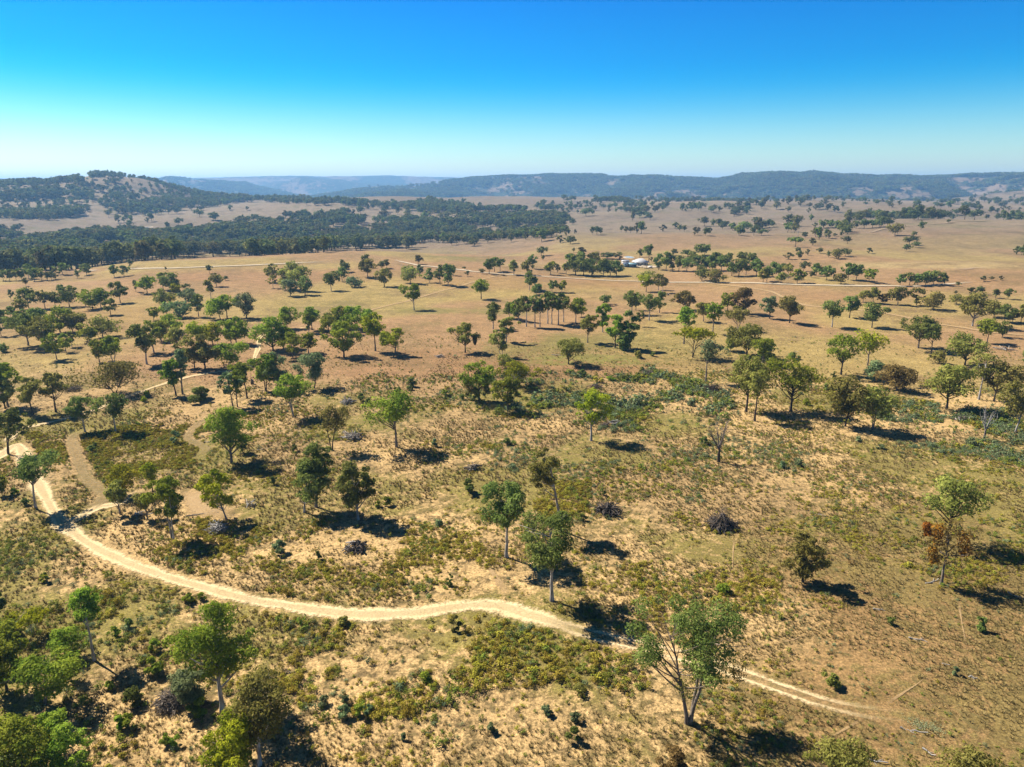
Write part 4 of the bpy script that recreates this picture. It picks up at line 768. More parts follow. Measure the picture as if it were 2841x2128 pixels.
# ------------------------------------------------------------------ bushes that stand out
BUSH = [
 (B1, 1700, 1120, 800, 340, 'b', 'large blue green bush under the tall bright gum at lower left'), (B1, 1710, 1205, 1080, 180, 'g', 'green bush in front of the large blue green bush'),
 (B1, 1320, 850, 705, 170, 'g', 'green bush above the black round shadow at lower left'), (B1, 1150, 1120, 1000, 180, 'd', 'dark green bush at the lower edge of the black round shadow'),
 (B1, 1105, 1310, 1190, 110, 'g', 'bright bush right of the tall black shadow near the bottom left'), (B1, 1040, 1330, 1215, 130, 'g', 'bright bush touching the tall black shadow near the bottom left'),
 (B1, 1440, 1460, 1365, 110, 'g', 'left one of two green bushes left of the yellow bottom tree'), (B1, 1515, 1470, 1380, 95, 'g', 'right one of two green bushes left of the yellow bottom tree'),
 (B1, 1120, 460, 375, 85, 'd', 'small dark bush right of the tall bare trunked gum'), (B1, 945, 985, 910, 80, 'g', 'small green bush left of the black round shadow'),
 (B1, 1640, 225, 160, 90, 'g', 'small green bush close below the broad track on the left'), (B1, 1340, 650, 560, 150, 'g', 'green bush pair up the slope from the black round shadow'), (B1, 1000, 540, 445, 100, 'g', 'green bush beside the trunk of the tall bare trunked gum'),
 (B2, 890, 1225, 1100, 120, 'g', 'dark round bush in the lower middle scrub'), (B2, 970, 1200, 1120, 90, 'b', 'grey green bush touching the dark round bush'), (B2, 760, 1225, 1120, 130, 'b', 'blue green bush left of the dark round bush'),
 (B2, 775, 1115, 1035, 80, 'b', 'small blue green bush above the blue green one'), (B2, 580, 1120, 1050, 120, 'b', 'wide grey bush left of the blue green ones'), (B2, 1475, 930, 845, 120, 'g', 'green bush in the middle of the lower scrub'),
 (B2, 1710, 480, 345, 130, 'o', 'tall olive bush just below the broad track'), (B2, 765, 435, 365, 110, 'o', 'olive bush below the bend of the broad track'), (B2, 2040, 1345, 1275, 95, 'b', 'grey green bush on the bare orange bank'), (B2, 1280, 1420, 1365, 75, 'b', 'small grey bush on the lower bare bank'),
 (B3, 540, 1430, 1320, 110, 'd', 'dark green bush below the bare bank left of the big gum'), (B3, 305, 1200, 1125, 100, 'b', 'blue green bush on the bare orange bank'), (B3, 540, 1265, 1190, 110, 'b', 'grey bush between the bank and the big gum'), (B3, 590, 1000, 940, 140, 'o', 'low olive bush above the bare bank'),
 (B4, 1070, 432, 355, 75, 'd', 'small dark conical bush in the right hand grass'), (B4, 1830, 478, 350, 135, 'd', 'dark conical bush with a shadow near the right edge'), (B4, 550, 950, 860, 190, 'o', 'olive bush just above the wheel ruts'), (B4, 1615, 860, 785, 65, 'b', 'thin grey sapling in the right hand grass'),
 (L2, 1835, 675, 545, 140, 'd', 'dense dark bush on the slope beyond the pale trunked gum'), (L2, 1130, 790, 715, 85, 'g', 'right one of two small bushes beside the broad dark gum'), (L2, 1055, 800, 745, 65, 'g', 'left one of two small bushes beside the broad dark gum'), (L2, 155, 605, 535, 62, 'd', 'small dark bush left of the dark twin gums'),
 (L2, 330, 320, 262, 64, 'd', 'small bush left of the rear dark twin gum'), (L2, 538, 1255, 1185, 66, 'd', 'small dark bush below the log heap in the mid scrub'), (L2, 1675, 1480, 1370, 75, 'd', 'upright dark bush above the broad track'), (L2, 1580, 960, 915, 90, 'b', 'grey green bush right of the broad dark gum shadow'),
 (L2, 1545, 275, 210, 55, 'b', 'small blue green cypress at the shadow of the rounded green gum'), (L2, 210, 1190, 1090, 130, 'b', 'blue grey bush in the scrub left of the log heap'),
 (L3, 1668, 258, 190, 75, 'd', 'small dark round bush left of the dead tree'), (L3, 785, 700, 640, 55, 'd', 'small dark bush above the dark branch heap'), (L3, 1820, 1530, 1455, 140, 'g', 'bright green bush above the big foreground gum'), (L3, 610, 915, 862, 75, 'd', 'small dark bush below the dark branch heap'),
 (L4, 268, 450, 393, 80, 'b', 'small blue green bush on the upper right slope'), (L4, 118, 460, 405, 65, 'b', 'grey green bush left of the small blue green one'), (L4, 955, 295, 258, 70, 'b', 'small grey green bush below the right hand row'), (L4, 785, 232, 195, 65, 'b', 'small blue green bush under the second row gum'), (L4, 1750, 262, 200, 95, 'b', 'grey green bush left of the white dead tree'),
 (L1, 1520, 250, 132, 78, 'b', 'small conical cypress on the heath'), (L1, 790, 325, 275, 70, 'd', 'small dark bush below the black heath shadow'), (L1, 820, 290, 240, 50, 'd', 'tiny dark bush beside the black heath shadow'), (L1, 1640, 1625, 1545, 90, 'g', 'green bush on the slope left of the broad track bend'),
 (L1, 1740, 1600, 1545, 80, 'g', 'flat green bush right beside the broad track bend'), (L1, 395, 1440, 1365, 100, 'g', 'green bush below the sandy junction'), (L1, 120, 695, 640, 70, 'g', 'green bush near the left edge left of the sandy track'), (L1, 220, 785, 722, 70, 'd', 'dark bush beside the sandy track near the left edge'),
 (M1, 1745, 1285, 1165, 215, 'd', 'wide dark bush right of the tall narrow twins'), (M1, 1240, 1290, 1240, 55, 'y', 'lower of two bright bushes beside the pale track'), (M1, 1272, 1250, 1195, 55, 'y', 'upper of two bright bushes beside the pale track'), (M1, 35, 860, 790, 85, 'd', 'dark bush at the left edge below the dark clump'),
 (M2, 910, 1285, 1215, 62, 'd', 'dark bush left of its round neighbour behind the rounded gum'), (M2, 972, 1320, 1258, 72, 'd', 'dark round bush behind the rounded green gum'), (M2, 1640, 1247, 1188, 46, 'g', 'small bright conical bush left of the mistletoe tree'), (M2, 1215, 1222, 1165, 100, 'd', 'low wide dark bush on the red bare ground'),
 (M2, 1335, 1192, 1155, 55, 'd', 'small dark bush below the leafy red ground bushes'), (M2, 1350, 1160, 1085, 95, 'd', 'leafy bush on the red bare ground'), (M2, 1785, 1272, 1230, 55, 'd', 'small dark bush at the foot of the mistletoe tree'), (M2, 2165, 1660, 1600, 60, 'd', 'small bush below the bright tree in the scrub'),
 (M3, 1095, 912, 855, 85, 'o', 'olive bush at the end of the cypress shadow'), (M3, 1215, 897, 858, 50, 'd', 'small dark bush in the cypress shadow'), (M3, 610, 1070, 1018, 75, 'd', 'dark bush above the yellow olive gum'), (M3, 985, 1105, 1060, 80, 'd', 'dark green bush in the middle scrub row'), (M3, 1065, 1100, 1065, 60, 'g', 'bright green bush beside the dark one in the middle scrub'),
 (M3, 475, 1195, 1160, 55, 'd', 'small dark bush left of the small branch heap'), (M3, 1130, 1030, 995, 55, 'd', 'green bush growing at the back of a branch heap'), (M3, 1545, 1325, 1285, 80, 'b', 'blue green bush right of the middle scrub'), (M3, 860, 1110, 1075, 80, 'g', 'green bush in the middle scrub left of the dark one'),
 (M4, 500, 1190, 1140, 70, 'd', 'dark bush right of the broad black trunked gum'), (M4, 30, 990, 880, 120, 'd', 'dark bush at the foot of the green tree by the broad gum'), (M4, 210, 920, 875, 110, 'd', 'green bush behind the crown of the broad gum'), (M4, 568, 1085, 1035, 40, 'd', 'tiny conical bush left of the bright spreading trees'), (M4, 330, 1320, 1265, 70, 'g', 'green bush between the first and second row gums'),
]
bp = hit([b[0][0] + b[1] / S for b in BUSH], [b[0][1] + b[2] / S for b in BUSH])
for b, p in zip(BUSH, bp):
    g = math.hypot(p[0], p[1]); d = ray(b[0][0] + b[1] / S, b[0][1] + b[3] / S); f = (p[1] * CP - (p[2] - CAMZ) * SP) / F
    W = b[4] / S * f; H = max(.5, min(CAMZ + d[2] / math.hypot(d[0], d[1]) * g - p[2], W * 1.5))
    TREE_XY.append((p[0], p[1], W * .5))
    add_tree(p, H, W, b[5], b[6], cat='bush', name='bush', cb=.02, dens=1.5, split=.1, bark='k', nclump=7, tr=.5)

# ------------------------------------------------------------------ heaps of logs and branches, fallen logs, stumps
def log_mesh(seed, n=5, k=6, bent=.05):
    rs = np.random.default_rng(seed); t_ = np.linspace(0, 1, n)
    P = np.stack([t_ - .5, rs.normal(0, bent, n), rs.normal(0, bent * .6, n)], -1)
    v, q = tube(P, .055 * (1.1 - .55 * t_) * (1 + rs.normal(0, .08, n)), k)
    cap0 = np.array([[3, 2, 1, 0]])
    return v, np.concatenate([q, cap0])
LOGS = {}
for mk in ('w', 'c', 'm', 'k'):
    LOGS[mk] = []
    for sdd in range(4):
        v, q = log_mesh(sdd * 11 + 3)
        o = mesh_obj('log', v, q, BARK[mk], False, True); LOGS[mk].append(o.data)
def heap(tile, x, y, w_, h_, mats, lab, n=22, tepee=False, twigs=0, name='log_heap', part='log', thick=1.0):
    c = hit([tile[0] + x / S], [tile[1] + y / S])[0]; f = (c[1] * CP - (c[2] - CAMZ) * SP) / F
    W = w_ / S * f; Hh = h_ / S * f; e = empty(name, c); tag(e, lab, 'log heap' if part == 'log' else 'brush heap', 'heaps of cleared timber')
    TREE_XY.append((c[0], c[1], W * 1.1))
    rs = random.Random(int(x * 7 + y))
    for i in range(n):
        o = bpy.data.objects.new(part, rs.choice(LOGS[rs.choice(mats)])); COL.objects.link(o); o.parent = e
        Lg = W * rs.uniform(.4, .85); a = rs.uniform(0, math.pi * 2); th = rs.uniform(.7, 1.7) * thick * max(.35, min(1.0, 2.2 / Lg)) * (1 if part == 'log' else .5)
        if tepee:
            a = i / n * 2 * math.pi + rs.uniform(-.15, .15); Lg = Hh * rs.uniform(.8, 1.15); tilt = rs.uniform(.2, .85)
            rr = math.cos(tilt) * Lg * .42 + .05 * W
            o.location = (math.cos(a) * rr, math.sin(a) * rr, math.sin(tilt) * Lg * .48); o.rotation_euler = (rs.uniform(0, 6), tilt, a)
        else:
            rr = W * .3 * math.sqrt(rs.random()); b = rs.uniform(0, 6.28); lay = rs.random() ** 1.4
            o.location = (math.cos(b) * rr, math.sin(b) * rr * .9, .08 * W * .2 + lay * Hh * .7 * (1 - rr / W)); o.rotation_euler = (rs.uniform(0, 6), rs.uniform(-.35, .35), a)
        o.scale = (Lg, Lg * th, Lg * th)
    if twigs:
        r2 = np.random.default_rng(int(x)); parts = []
        for i in range(twigs):
            b = r2.uniform(0, 6.28); rr = W * .46 * math.sqrt(r2.random()); h0 = Hh * r2.random() * (1 - (rr / (W * .5)) ** 2) + .05
            dv = r2.normal(size=3) * W * .16; dv[2] *= .5
            p0 = np.array([math.cos(b) * rr, math.sin(b) * rr, h0]); parts.append(tube(np.stack([p0 - dv, p0 + r2.normal(0, .03 * W, 3), p0 + dv]), np.array([.035, .028, .012]) * max(1, f * 710 / 70 * .5), 4))
        v, q = join(parts); v[:, 2] = np.maximum(v[:, 2], -.05); o = mesh_obj('twigs', v, q, BARK[mats[0]], e, True); o['kind'] = 'stuff'
HEAPS = [
 (L3, 1815, 970, 235, 160, 'cck', 'dark tepee shaped heap of standing logs right of centre', dict(n=52, tepee=True, twigs=200)),
 (L3, 830, 845, 235, 95, 'ckc', 'wide dark heap of branches right of the leaning gum', dict(n=34, twigs=160)),
 (L3, 885, 95, 110, 75, 'wwk', 'heap of bleached white logs behind the yellow olive gum', dict(n=18)),
 (L3, 800, 105, 90, 40, 'cck', 'charred black heap left of the bleached white logs', dict(n=16, twigs=60)),
 (L2, 865, 1165, 225, 95, 'ckw', 'spiky dark heap of logs in the scrub above the track', dict(n=26, twigs=60)),
 (L2, 1878, 475, 125, 70, 'cwm', 'small heap of dark and grey logs beyond the dense bush', dict(n=20, twigs=30)),
 (L2, 825, 205, 200, 65, 'wcm', 'grey log heap beside the open olive gum', dict(n=24, twigs=40)),
 (M2, 790, 1300, 135, 45, 'wck', 'small grey log heap behind the open olive gum', dict(n=18, twigs=30)),
 (M2, 1595, 905, 90, 22, 'mw', 'low line of grey logs in the red paddock', dict(n=12)),
 (L1, 1875, 1010, 175, 110, 'www', 'heap of bleached white sticks beside the bright twin stemmed gum', dict(n=34, twigs=70, thick=.6)),
 (L1, 2160, 790, 130, 80, 'wm', 'loose white branches right of the yellow olive gum', dict(n=12, thick=.6)),
 (L1, 1230, 870, 170, 40, 'mkw', 'scattered grey limbs under the low olive tree by the sand', dict(n=14, thick=.6)),
 (B1, 1490, 1110, 270, 150, 'mkm', 'brown heap of dead branches left of the large blue green bush', dict(n=26, twigs=320, name='brush_heap', part='branch')),
 (M1, 630, 1190, 155, 55, 'km', 'dark brush heap behind the tall straight olive gum', dict(n=12, twigs=160, name='brush_heap', part='branch')),
 (M3, 1740, 1210, 175, 75, 'kkc', 'big dark brush heap left of the black trunked olive gum', dict(n=14, twigs=320, name='brush_heap', part='branch')),
 (M3, 1175, 1055, 120, 50, 'mkw', 'grey branch heap beside a green bush in the middle scrub', dict(n=14, twigs=120, name='brush_heap', part='branch')),
 (M3, 725, 1170, 115, 42, 'km', 'small branch heap above the yellow olive gum', dict(n=14, twigs=90, name='brush_heap', part='branch')),
 (M4, 1680, 1460, 110, 60, 'kwm', 'dark stump and branch heap left of the white dead tree', dict(n=14, twigs=50)),
 (M4, 2050, 845, 160, 25, 'wm', 'low grey timber line near the right edge', dict(n=12)),
]
for tl, x, y, w_, h_, mats, lab, kw in HEAPS: heap(tl, x, y, w_, h_, mats, lab, **kw)
FALLEN = [
 (L4, 1420, 1445, 150, .35, 'w', 'white fallen branches at the foot of the rust leaved tree'), (B4, 1260, 1345, 210, -.25, 'w', 'grey fallen log beside the pale weeds at lower right'), (B4, 1780, 890, 85, -.5, 'w', 'thin white fallen stick in the right hand grass'),
 (B4, 1535, 770, 60, -.5, 'w', 'short white stick up the grass from the thin one'), (B4, 930, 1610, 190, -.3, 'w', 'long pale log above the bottom edge tree tops'), (B4, 1390, 1530, 110, -.9, 'w', 'pale crooked stick left of the bottom right tree top'),
 (L4, 2160, 1575, 150, -.7, 'w', 'long white fallen branch at the right edge'), (L4, 440, 865, 110, -.6, 'w', 'pale stick on the upper right slope'), (B4, 1300, 560, 150, -.3, 'w', 'grey rotted log line in the right hand grass'), (B4, 960, 300, 100, -.2, 'w', 'white twiggy branch below the round brown olive tree'),
 (L2, 60, 300, 90, .8, 'w', 'white forked branch beside the heath gum'), (M3, 385, 890, 80, -.3, 'w', 'pale fallen stick left of the rounded olive tree'), (M3, 715, 393, 55, 0, 'k', 'dark log lying in the open paddock'), (M3, 880, 320, 50, 0, 'k', 'dark log below the homestead paddock road'),
 (M4, 245, 857, 35, -.3, 'w', 'white log in the straw paddock on the right'), (M4, 1500, 575, 85, -.1, 'm', 'grey fallen limb beside the tan farm track'), (L1, 1800, 240, 70, .0, 'w', 'grey log on the heath left of the large gum'), (L1, 1750, 860, 260, .25, 'm', 'long thin fallen limb across the bare sand'), (B1, 1200, 1140, 150, .5, 'k', 'dark fallen limb below the brown brush heap'), (B2, 300, 845, 90, .1, 'm', 'fallen grey limb in the lower left scrub')]
fp = hit([q[0][0] + q[1] / S for q in FALLEN], [q[0][1] + q[2] / S for q in FALLEN])
for q, p in zip(FALLEN, fp):
    f = (p[1] * CP - (p[2] - CAMZ) * SP) / F; Lg = q[3] / S * f; rs = random.Random(int(q[1]))
    e = empty('fallen_log', (p[0], p[1], p[2])); tag(e, q[6], 'log', 'fallen logs and sticks')
    th = max(.4, min(1.3, .20 / (.11 * Lg)))
    for k_, (dx, sc_, rot) in enumerate([(0, 1, 0), (.18, .45, .6), (-.15, .35, -.7)]):
        o = bpy.data.objects.new('log' if k_ == 0 else 'branch', LOGS[q[5]][(k_ + int(q[1])) % 4]); COL.objects.link(o); o.parent = e
        o.location = (math.cos(q[4]) * dx * Lg, math.sin(q[4]) * dx * Lg + (.1 * Lg if k_ else 0) * (1 if rot > 0 else -1), .05 * Lg * th * .8 * (1 if k_ == 0 else .7)); o.rotation_euler = (rs.uniform(0, 6), rs.uniform(-.03, .03), q[4] + rot)
        o.scale = (Lg * sc_, Lg * sc_ * th, Lg * sc_ * th)
def stump(tile, x, y, h, r_, lab):
    p = hit([tile[0] + x / S], [tile[1] + y / S])[0]; e = empty('tree_stump', p); tag(e, lab, 'stump')
    rs = np.random.default_rng(int(x)); n = 11
    tz = np.array([-.2, .05, .35, .8, 1.0]) * h; v, q = tube(np.stack([np.array([0, 0, .02, .05, .06]) * h, rs.normal(0, .01 * h, 5), tz], -1), r_ * np.array([1.5, 1.25, 1.0, .95, .85]), n)
    v[-n:, 2] += rs.uniform(-.18, .15, n) * h
    mesh_obj('trunk', v, q, BARK['c'], e, True)
    tv = np.vstack([v[-n:], [[.06 * h, 0, h * .9]]]); mesh_obj('broken_top', tv, np.array([[i, (i + 1) % n, n] for i in range(n)]), BARK['m'], e)
stump(M1, 2180, 1138, 1.5, .42, 'black burnt stump on the worn track between the trees')
stump(M3, 1350, 372, 1.2, .5, 'dark stump in the paddock right of the gravel road trees')

# ------------------------------------------------------------------ homestead, sheds, ponds
def plain(name, c, rough=.7, spec=.3, metal=0.0, var=.12, sc_=1.5):
    t = NT(name); nz = t.noise(sc_, 4, .6, t.obj()); r = t.n('ShaderNodeMapRange'); t.l(nz, r.inputs[0]); r.inputs[3].default_value = 1 - var; r.inputs[4].default_value = 1 + var
    return t.done(t.principled(t.mix(1.0, c, r.outputs[0], 'MULTIPLY'), rough, spec, metal=metal))
M_ROOF = plain('roof_pale_grey_metal', (.45, .44, .44), .45, .5); M_ROOFB = plain('roof_aqua_metal', (.28, .44, .47), .4, .5); M_ROOFN = plain('roof_navy_metal', (.07, .10, .16), .5, .4)
M_WALL = plain('wall_cream', (.45, .40, .34)); M_WALLD = plain('wall_dark_teal', (.06, .10, .12)); M_POST = plain('post_timber', (.25, .2, .15)); M_GLASS = plain('window_glass', (.03, .04, .05), .1, .8, 0, 0)
M_WHITE = plain('white_paint', (.75, .74, .72)); M_TYRE = plain('tyre_rubber', (.02, .02, .02)); M_CHAR = plain('dark_canvas', (.05, .05, .055))
t = NT('lawn_green'); M_LAWN = t.done(t.principled(t.mix(t.noise(1.2, 4, .6, t.obj()), (.05, .11, .02), (.11, .19, .04)), .9, .05))
t = NT('yard_pale_gravel'); M_YARD = t.done(t.principled(t.mix(t.noise(.6, 5, .6, t.obj()), (.34, .26, .17), (.44, .36, .26)), .95, .05))
t = NT('pond_water'); wp = t.principled((.10, .22, .36), .06, .6, t.noise(1.5, 3, .5, t.obj()), .15, .02); M_WATER = t.done(wp)
def box(x0, x1, y0, y1, z0, z1):
    v = np.array([(x, y, z) for z in (z0, z1) for y in (y0, y1) for x in (x0, x1)], float)
    return v, np.array([[0, 2, 3, 1], [4, 5, 7, 6], [0, 1, 5, 4], [2, 6, 7, 3], [0, 4, 6, 2], [1, 3, 7, 5]])
def hip(w_, d, z0, h, eave=.6, rl=.35):
    a, b = w_ / 2 + eave, d / 2 + eave; r_ = w_ * rl / 2
    v = np.array([(-a, -b, z0), (a, -b, z0), (a, b, z0), (-a, b, z0), (-r_, 0, z0 + h), (r_, 0, z0 + h), (-a, -b, z0 - .18), (a, -b, z0 - .18), (a, b, z0 - .18), (-a, b, z0 - .18)], float)
    return v, [np.array([[0, 1, 5, 4], [2, 3, 4, 5], [1, 0, 6, 7], [2, 1, 7, 8], [3, 2, 8, 9], [0, 3, 9, 6], [6, 9, 8, 7]]), np.array([[1, 2, 5], [3, 0, 4]])]
def gable(w_, d, z0, h, eave=.3):
    a, b = w_ / 2 + eave, d / 2 + eave
    v = np.array([(-a, -b, z0), (a, -b, z0), (a, b, z0), (-a, b, z0), (-a, 0, z0 + h), (a, 0, z0 + h), (-a, -b, z0 - .12), (a, -b, z0 - .12), (a, b, z0 - .12), (-a, b, z0 - .12)], float)
    return v, [np.array([[0, 1, 5, 4], [2, 3, 4, 5], [1, 0, 6, 7], [3, 2, 8, 9], [6, 9, 8, 7]]), np.array([[3, 0, 4], [1, 2, 5]])]
def ctr(px, py): return hit([px], [py])[0]
HP = lambda x, y: (1700 + x / 13.825, 690 + y / 13.825)
def building(px, w_, d, hw, hr, roof, wall, lab, name='farm_shed', kind='gable', rz=0.0, cat='shed', win=0, veranda=False):
    p = ctr(*px); e = empty(name, (p[0], p[1], p[2] - .05), rz); tag(e, lab, cat)
    mesh_obj('wall', *box(-w_ / 2, w_ / 2, -d / 2, d / 2, -.6, hw), wall, e)
    rv, rf = (hip(w_, d, hw + .19, hr, 1.2 if veranda else .5) if kind == 'hip' else gable(w_, d, hw + .13, hr)); mesh_obj('roof', rv, rf, roof, e)
    for k_ in range(win):
        x = -w_ / 2 + (k_ + .75) * w_ / (win + .5)
        wo_ = mesh_obj('window', *box(x - .75, x + .75, -d / 2 - .06, -d / 2 + .02, .8, 2.0), M_WHITE, e)
        mesh_obj('pane', *box(x - .65, x + .65, -d / 2 - .075, -d / 2 - .05, .9, 1.9), M_GLASS, wo_)
    dr = mesh_obj('door', *box(-.5, .5, -d / 2 - .05, -d / 2 + .02, 0, 2.0), M_POST, e)
    if veranda:
        for k_ in range(5):
            x = -w_ / 2 - .9 + k_ * (w_ + 1.8) / 4; mesh_obj('veranda_post', *box(x - .07, x + .07, -d / 2 - 1.05, -d / 2 - .91, -.4, hw + .05), M_WHITE, e)
    return e
building(HP(1060, 625), 9.2, 9.0, 2.5, 2.7, M_ROOF, M_WALL, 'homestead with pale grey hipped roof between the two dark clumps', 'farm_house', 'hip', .15, 'house', 3, True)
building(HP(545, 690), 4.6, 6.0, 2.3, .9, M_ROOFN, M_WALLD, 'navy roofed shed left of the aqua roofed one by the homestead', rz=.05)
building(HP(745, 700), 5.4, 6.0, 2.3, .9, M_ROOFB, M_WALLD, 'long aqua roofed shed in front of the homestead', rz=.05)
building(HP(480, 580), 5.0, 5.0, 2.2, .9, M_ROOF, M_WALL, 'small grey roofed shed behind the aqua shed', rz=.2)
# open shade shelter in the yard
p = ctr(*HP(1210, 760)); e = empty('shade_shelter', p); tag(e, 'open shade shelter on posts in front of the homestead', 'shelter')
rv, rf = gable(3.6, 3.0, 2.1, .5, .2); mesh_obj('roof', rv, rf, M_YARD, e)
for sx_ in (-1, 1):
    for sy_ in (-1, 1): mesh_obj('post', *box(sx_ * 1.7 - .08, sx_ * 1.7 + .08, sy_ * 1.4 - .08, sy_ * 1.4 + .08, -.4, 2.0), M_POST, e)
def utility(px, lab, body, rz):
    p = ctr(*px); e = empty('farm_trailer', (p[0], p[1], p[2]), rz); tag(e, lab, 'trailer')
    mesh_obj('body', *box(-1.3, 1.3, -.8, .8, .5, 1.5), body, e); mesh_obj('drawbar', *box(1.3, 2.3, -.05, .05, .5, .6), M_POST, e)
    for sx_ in (-.5, .5):
        for sy_ in (-1, 1):
            v, q = tube(np.array([[sx_, sy_ * .75, .34], [sx_, sy_ * .93, .34]]), [.34, .34], 10); mesh_obj('wheel', v, q, M_TYRE, e)
utility(HP(1445, 745), 'small white trailer in the homestead yard', M_WHITE, .1)
utility(HP(1740, 745), 'dark trailer under the trees right of the homestead', M_CHAR, -.1)
def sheet(name, px, w_, d, mat, lab, lift, kind='structure', seed=1, berm=0.0):
    p = ctr(*px); n = 36; th = np.linspace(0, 2 * math.pi, n, endpoint=False); rs = np.random.default_rng(seed)
    q = 1 + .12 * np.sin(2 * th + seed) + .08 * np.sin(3 * th + 2 * seed)
    x = p[0] + np.cos(th) * w_ / 2 * q; y = p[1] + np.sin(th) * d / 2 * q
    gz_ = HT(x, y)
    if mat is M_WATER: z = np.full(n, gz_.max() + lift); z0 = gz_.max() + lift
    else: z = gz_ + lift; z0 = float(HT(p[0], p[1])) + lift
    if mat is M_WATER:
        sk = np.stack([x * 1.0, y, z - 2.5], -1)
        V_ = np.vstack([np.stack([x, y, z], -1), [[p[0], p[1], z0]]]); F_ = np.array([[i, (i + 1) % n, n] for i in range(n)])
        o = mesh_obj(name, V_, F_, mat)
        ox = p[0] + (x - p[0]) * 1.35; oy = p[1] + (y - p[1]) * 1.3
        bk = np.vstack([np.stack([p[0] + (x - p[0]) * .97, p[1] + (y - p[1]) * .97, z - .12], -1), np.stack([p[0] + (x - p[0]) * 1.12, p[1] + (y - p[1]) * 1.12, z + .25], -1), np.stack([ox, oy, HT(ox, oy) - .3], -1)])
        Q_ = np.concatenate([[[i, i + n, (i + 1) % n + n, (i + 1) % n], [i + n, i + 2 * n, (i + 1) % n + 2 * n, (i + 1) % n + n]] for i in range(n)])
        b = mesh_obj('pond_bank', bk, Q_, M_YARD, None, True); tag(b, lab.replace('pond', 'bank round the pond'), None, None, 'structure')
    else:
        V_ = np.vstack([np.stack([x, y, z], -1), [[p[0], p[1], z0]]]); F_ = np.array([[i, (i + 1) % n, n] for i in range(n)]); o = mesh_obj(name, V_, F_, mat)
    tag(o, lab, None, None, kind)
sheet('lawn', HP(1370, 635), 5.5, 7, M_LAWN, 'green lawn right of the homestead', .35)
sheet('yard', HP(1300, 690), 16, 14, M_YARD, 'pale gravel yard round the homestead', .25, seed=3)
sheet('pond', HP(625, 340), 7.0, 14, M_WATER, 'bright blue farm pond behind the homestead', .15, seed=2)
sheet('pond', (393, 637.5), 16, 60, M_WATER, 'distant pale blue pond under the left hill', .4, seed=4)
LH = lambda x, y: (340 + x / 13.806, 530 + y / 13.806)
building(LH(510, 375), 9, 8, 3, 2.2, M_ROOFB, M_WALL, 'distant aqua roofed house on the left hill', 'farm_house', 'hip', .2, 'house', 2)
building(LH(430, 330), 7, 6, 3, 1.6, M_WHITE, M_WALL, 'distant white roofed shed beside the left hill house', rz=.1)
building(LH(955, 390), 8, 6, 2.6, 1.2, M_ROOFB, M_WALL, 'distant pale green shed right of the left hill house', rz=.1)

# ------------------------------------------------------------------ instanced masses: far woodland, low scrub, dry grass
def scatter(name, protos, P, scl, rot, pid, lab, parent=None):
    me = bpy.data.meshes.new(name); me.vertices.add(len(P)); me.vertices.foreach_set('co', np.asarray(P, np.float32).ravel())
    a = me.attributes.new('scl', 'FLOAT_VECTOR', 'POINT'); a.data.foreach_set('vector', np.asarray(scl, np.float32).ravel())
    a = me.attributes.new('rot', 'FLOAT', 'POINT'); a.data.foreach_set('value', np.asarray(rot, np.float32))
    a = me.attributes.new('pid', 'INT', 'POINT'); a.data.foreach_set('value', np.asarray(pid, np.int32))
    o = bpy.data.objects.new(name, me); COL.objects.link(o); tag(o, lab, None, None, 'stuff')
    c = bpy.data.collections.new(name + '_kinds')
    for i, pr in enumerate(protos): pr.name = f'{name}_kind_{i:02d}'; c.objects.link(pr)
    ng = bpy.data.node_groups.new(name + '_scatter', 'GeometryNodeTree')
    ng.interface.new_socket('Geometry', in_out='INPUT', socket_type='NodeSocketGeometry'); ng.interface.new_socket('Geometry', in_out='OUTPUT', socket_type='NodeSocketGeometry')
    N = ng.nodes.new; gi = N('NodeGroupInput'); go = N('NodeGroupOutput'); ip = N('GeometryNodeInstanceOnPoints'); ci = N('GeometryNodeCollectionInfo')
    ci.inputs[0].default_value = c; ci.inputs['Separate Children'].default_value = True; ci.inputs['Reset Children'].default_value = True
    def na(nm, tp):
        q = N('GeometryNodeInputNamedAttribute'); q.data_type = tp; q.inputs[0].default_value = nm; return q.outputs['Attribute']
    cb = N('ShaderNodeCombineXYZ'); ng.links.new(na('rot', 'FLOAT'), cb.inputs[2])
    er = N('FunctionNodeEulerToRotation'); ng.links.new(cb.outputs[0], er.inputs[0])
    m2p = N('GeometryNodeMeshToPoints'); ng.links.new(gi.outputs[0], m2p.inputs[0]); ng.links.new(m2p.outputs[0], ip.inputs['Points'])
    ng.links.new(ci.outputs[0], ip.inputs['Instance']); ip.inputs['Pick Instance'].default_value = True
    ng.links.new(na('pid', 'INT'), ip.inputs['Instance Index']); ng.links.new(er.outputs[0], ip.inputs['Rotation']); ng.links.new(na('scl', 'FLOAT_VECTOR'), ip.inputs['Scale'])
    ng.links.new(ip.outputs[0], go.inputs[0])
    md = o.modifiers.new('scatter', 'NODES'); md.node_group = ng
    return o
def merged_tree(seed, H, W, D, kind, **kw):
    wood, cr = build_tree(seed, H, W, D, kind, **kw)
    V_ = np.concatenate([wood[0], cr[0]]); n0 = len(wood[1])
    o = mesh_obj('tree', V_, np.concatenate([wood[1], cr[1] + len(wood[0])]), BARK['k'], False, False, {'tint': np.concatenate([np.zeros(len(wood[0])), cr[2]])})
    o.data.materials.append(LEAF[kind]); mi = np.zeros(n0 + len(cr[1]), np.int32); mi[n0:] = 1; o.data.polygons.foreach_set('material_index', mi)
    return o
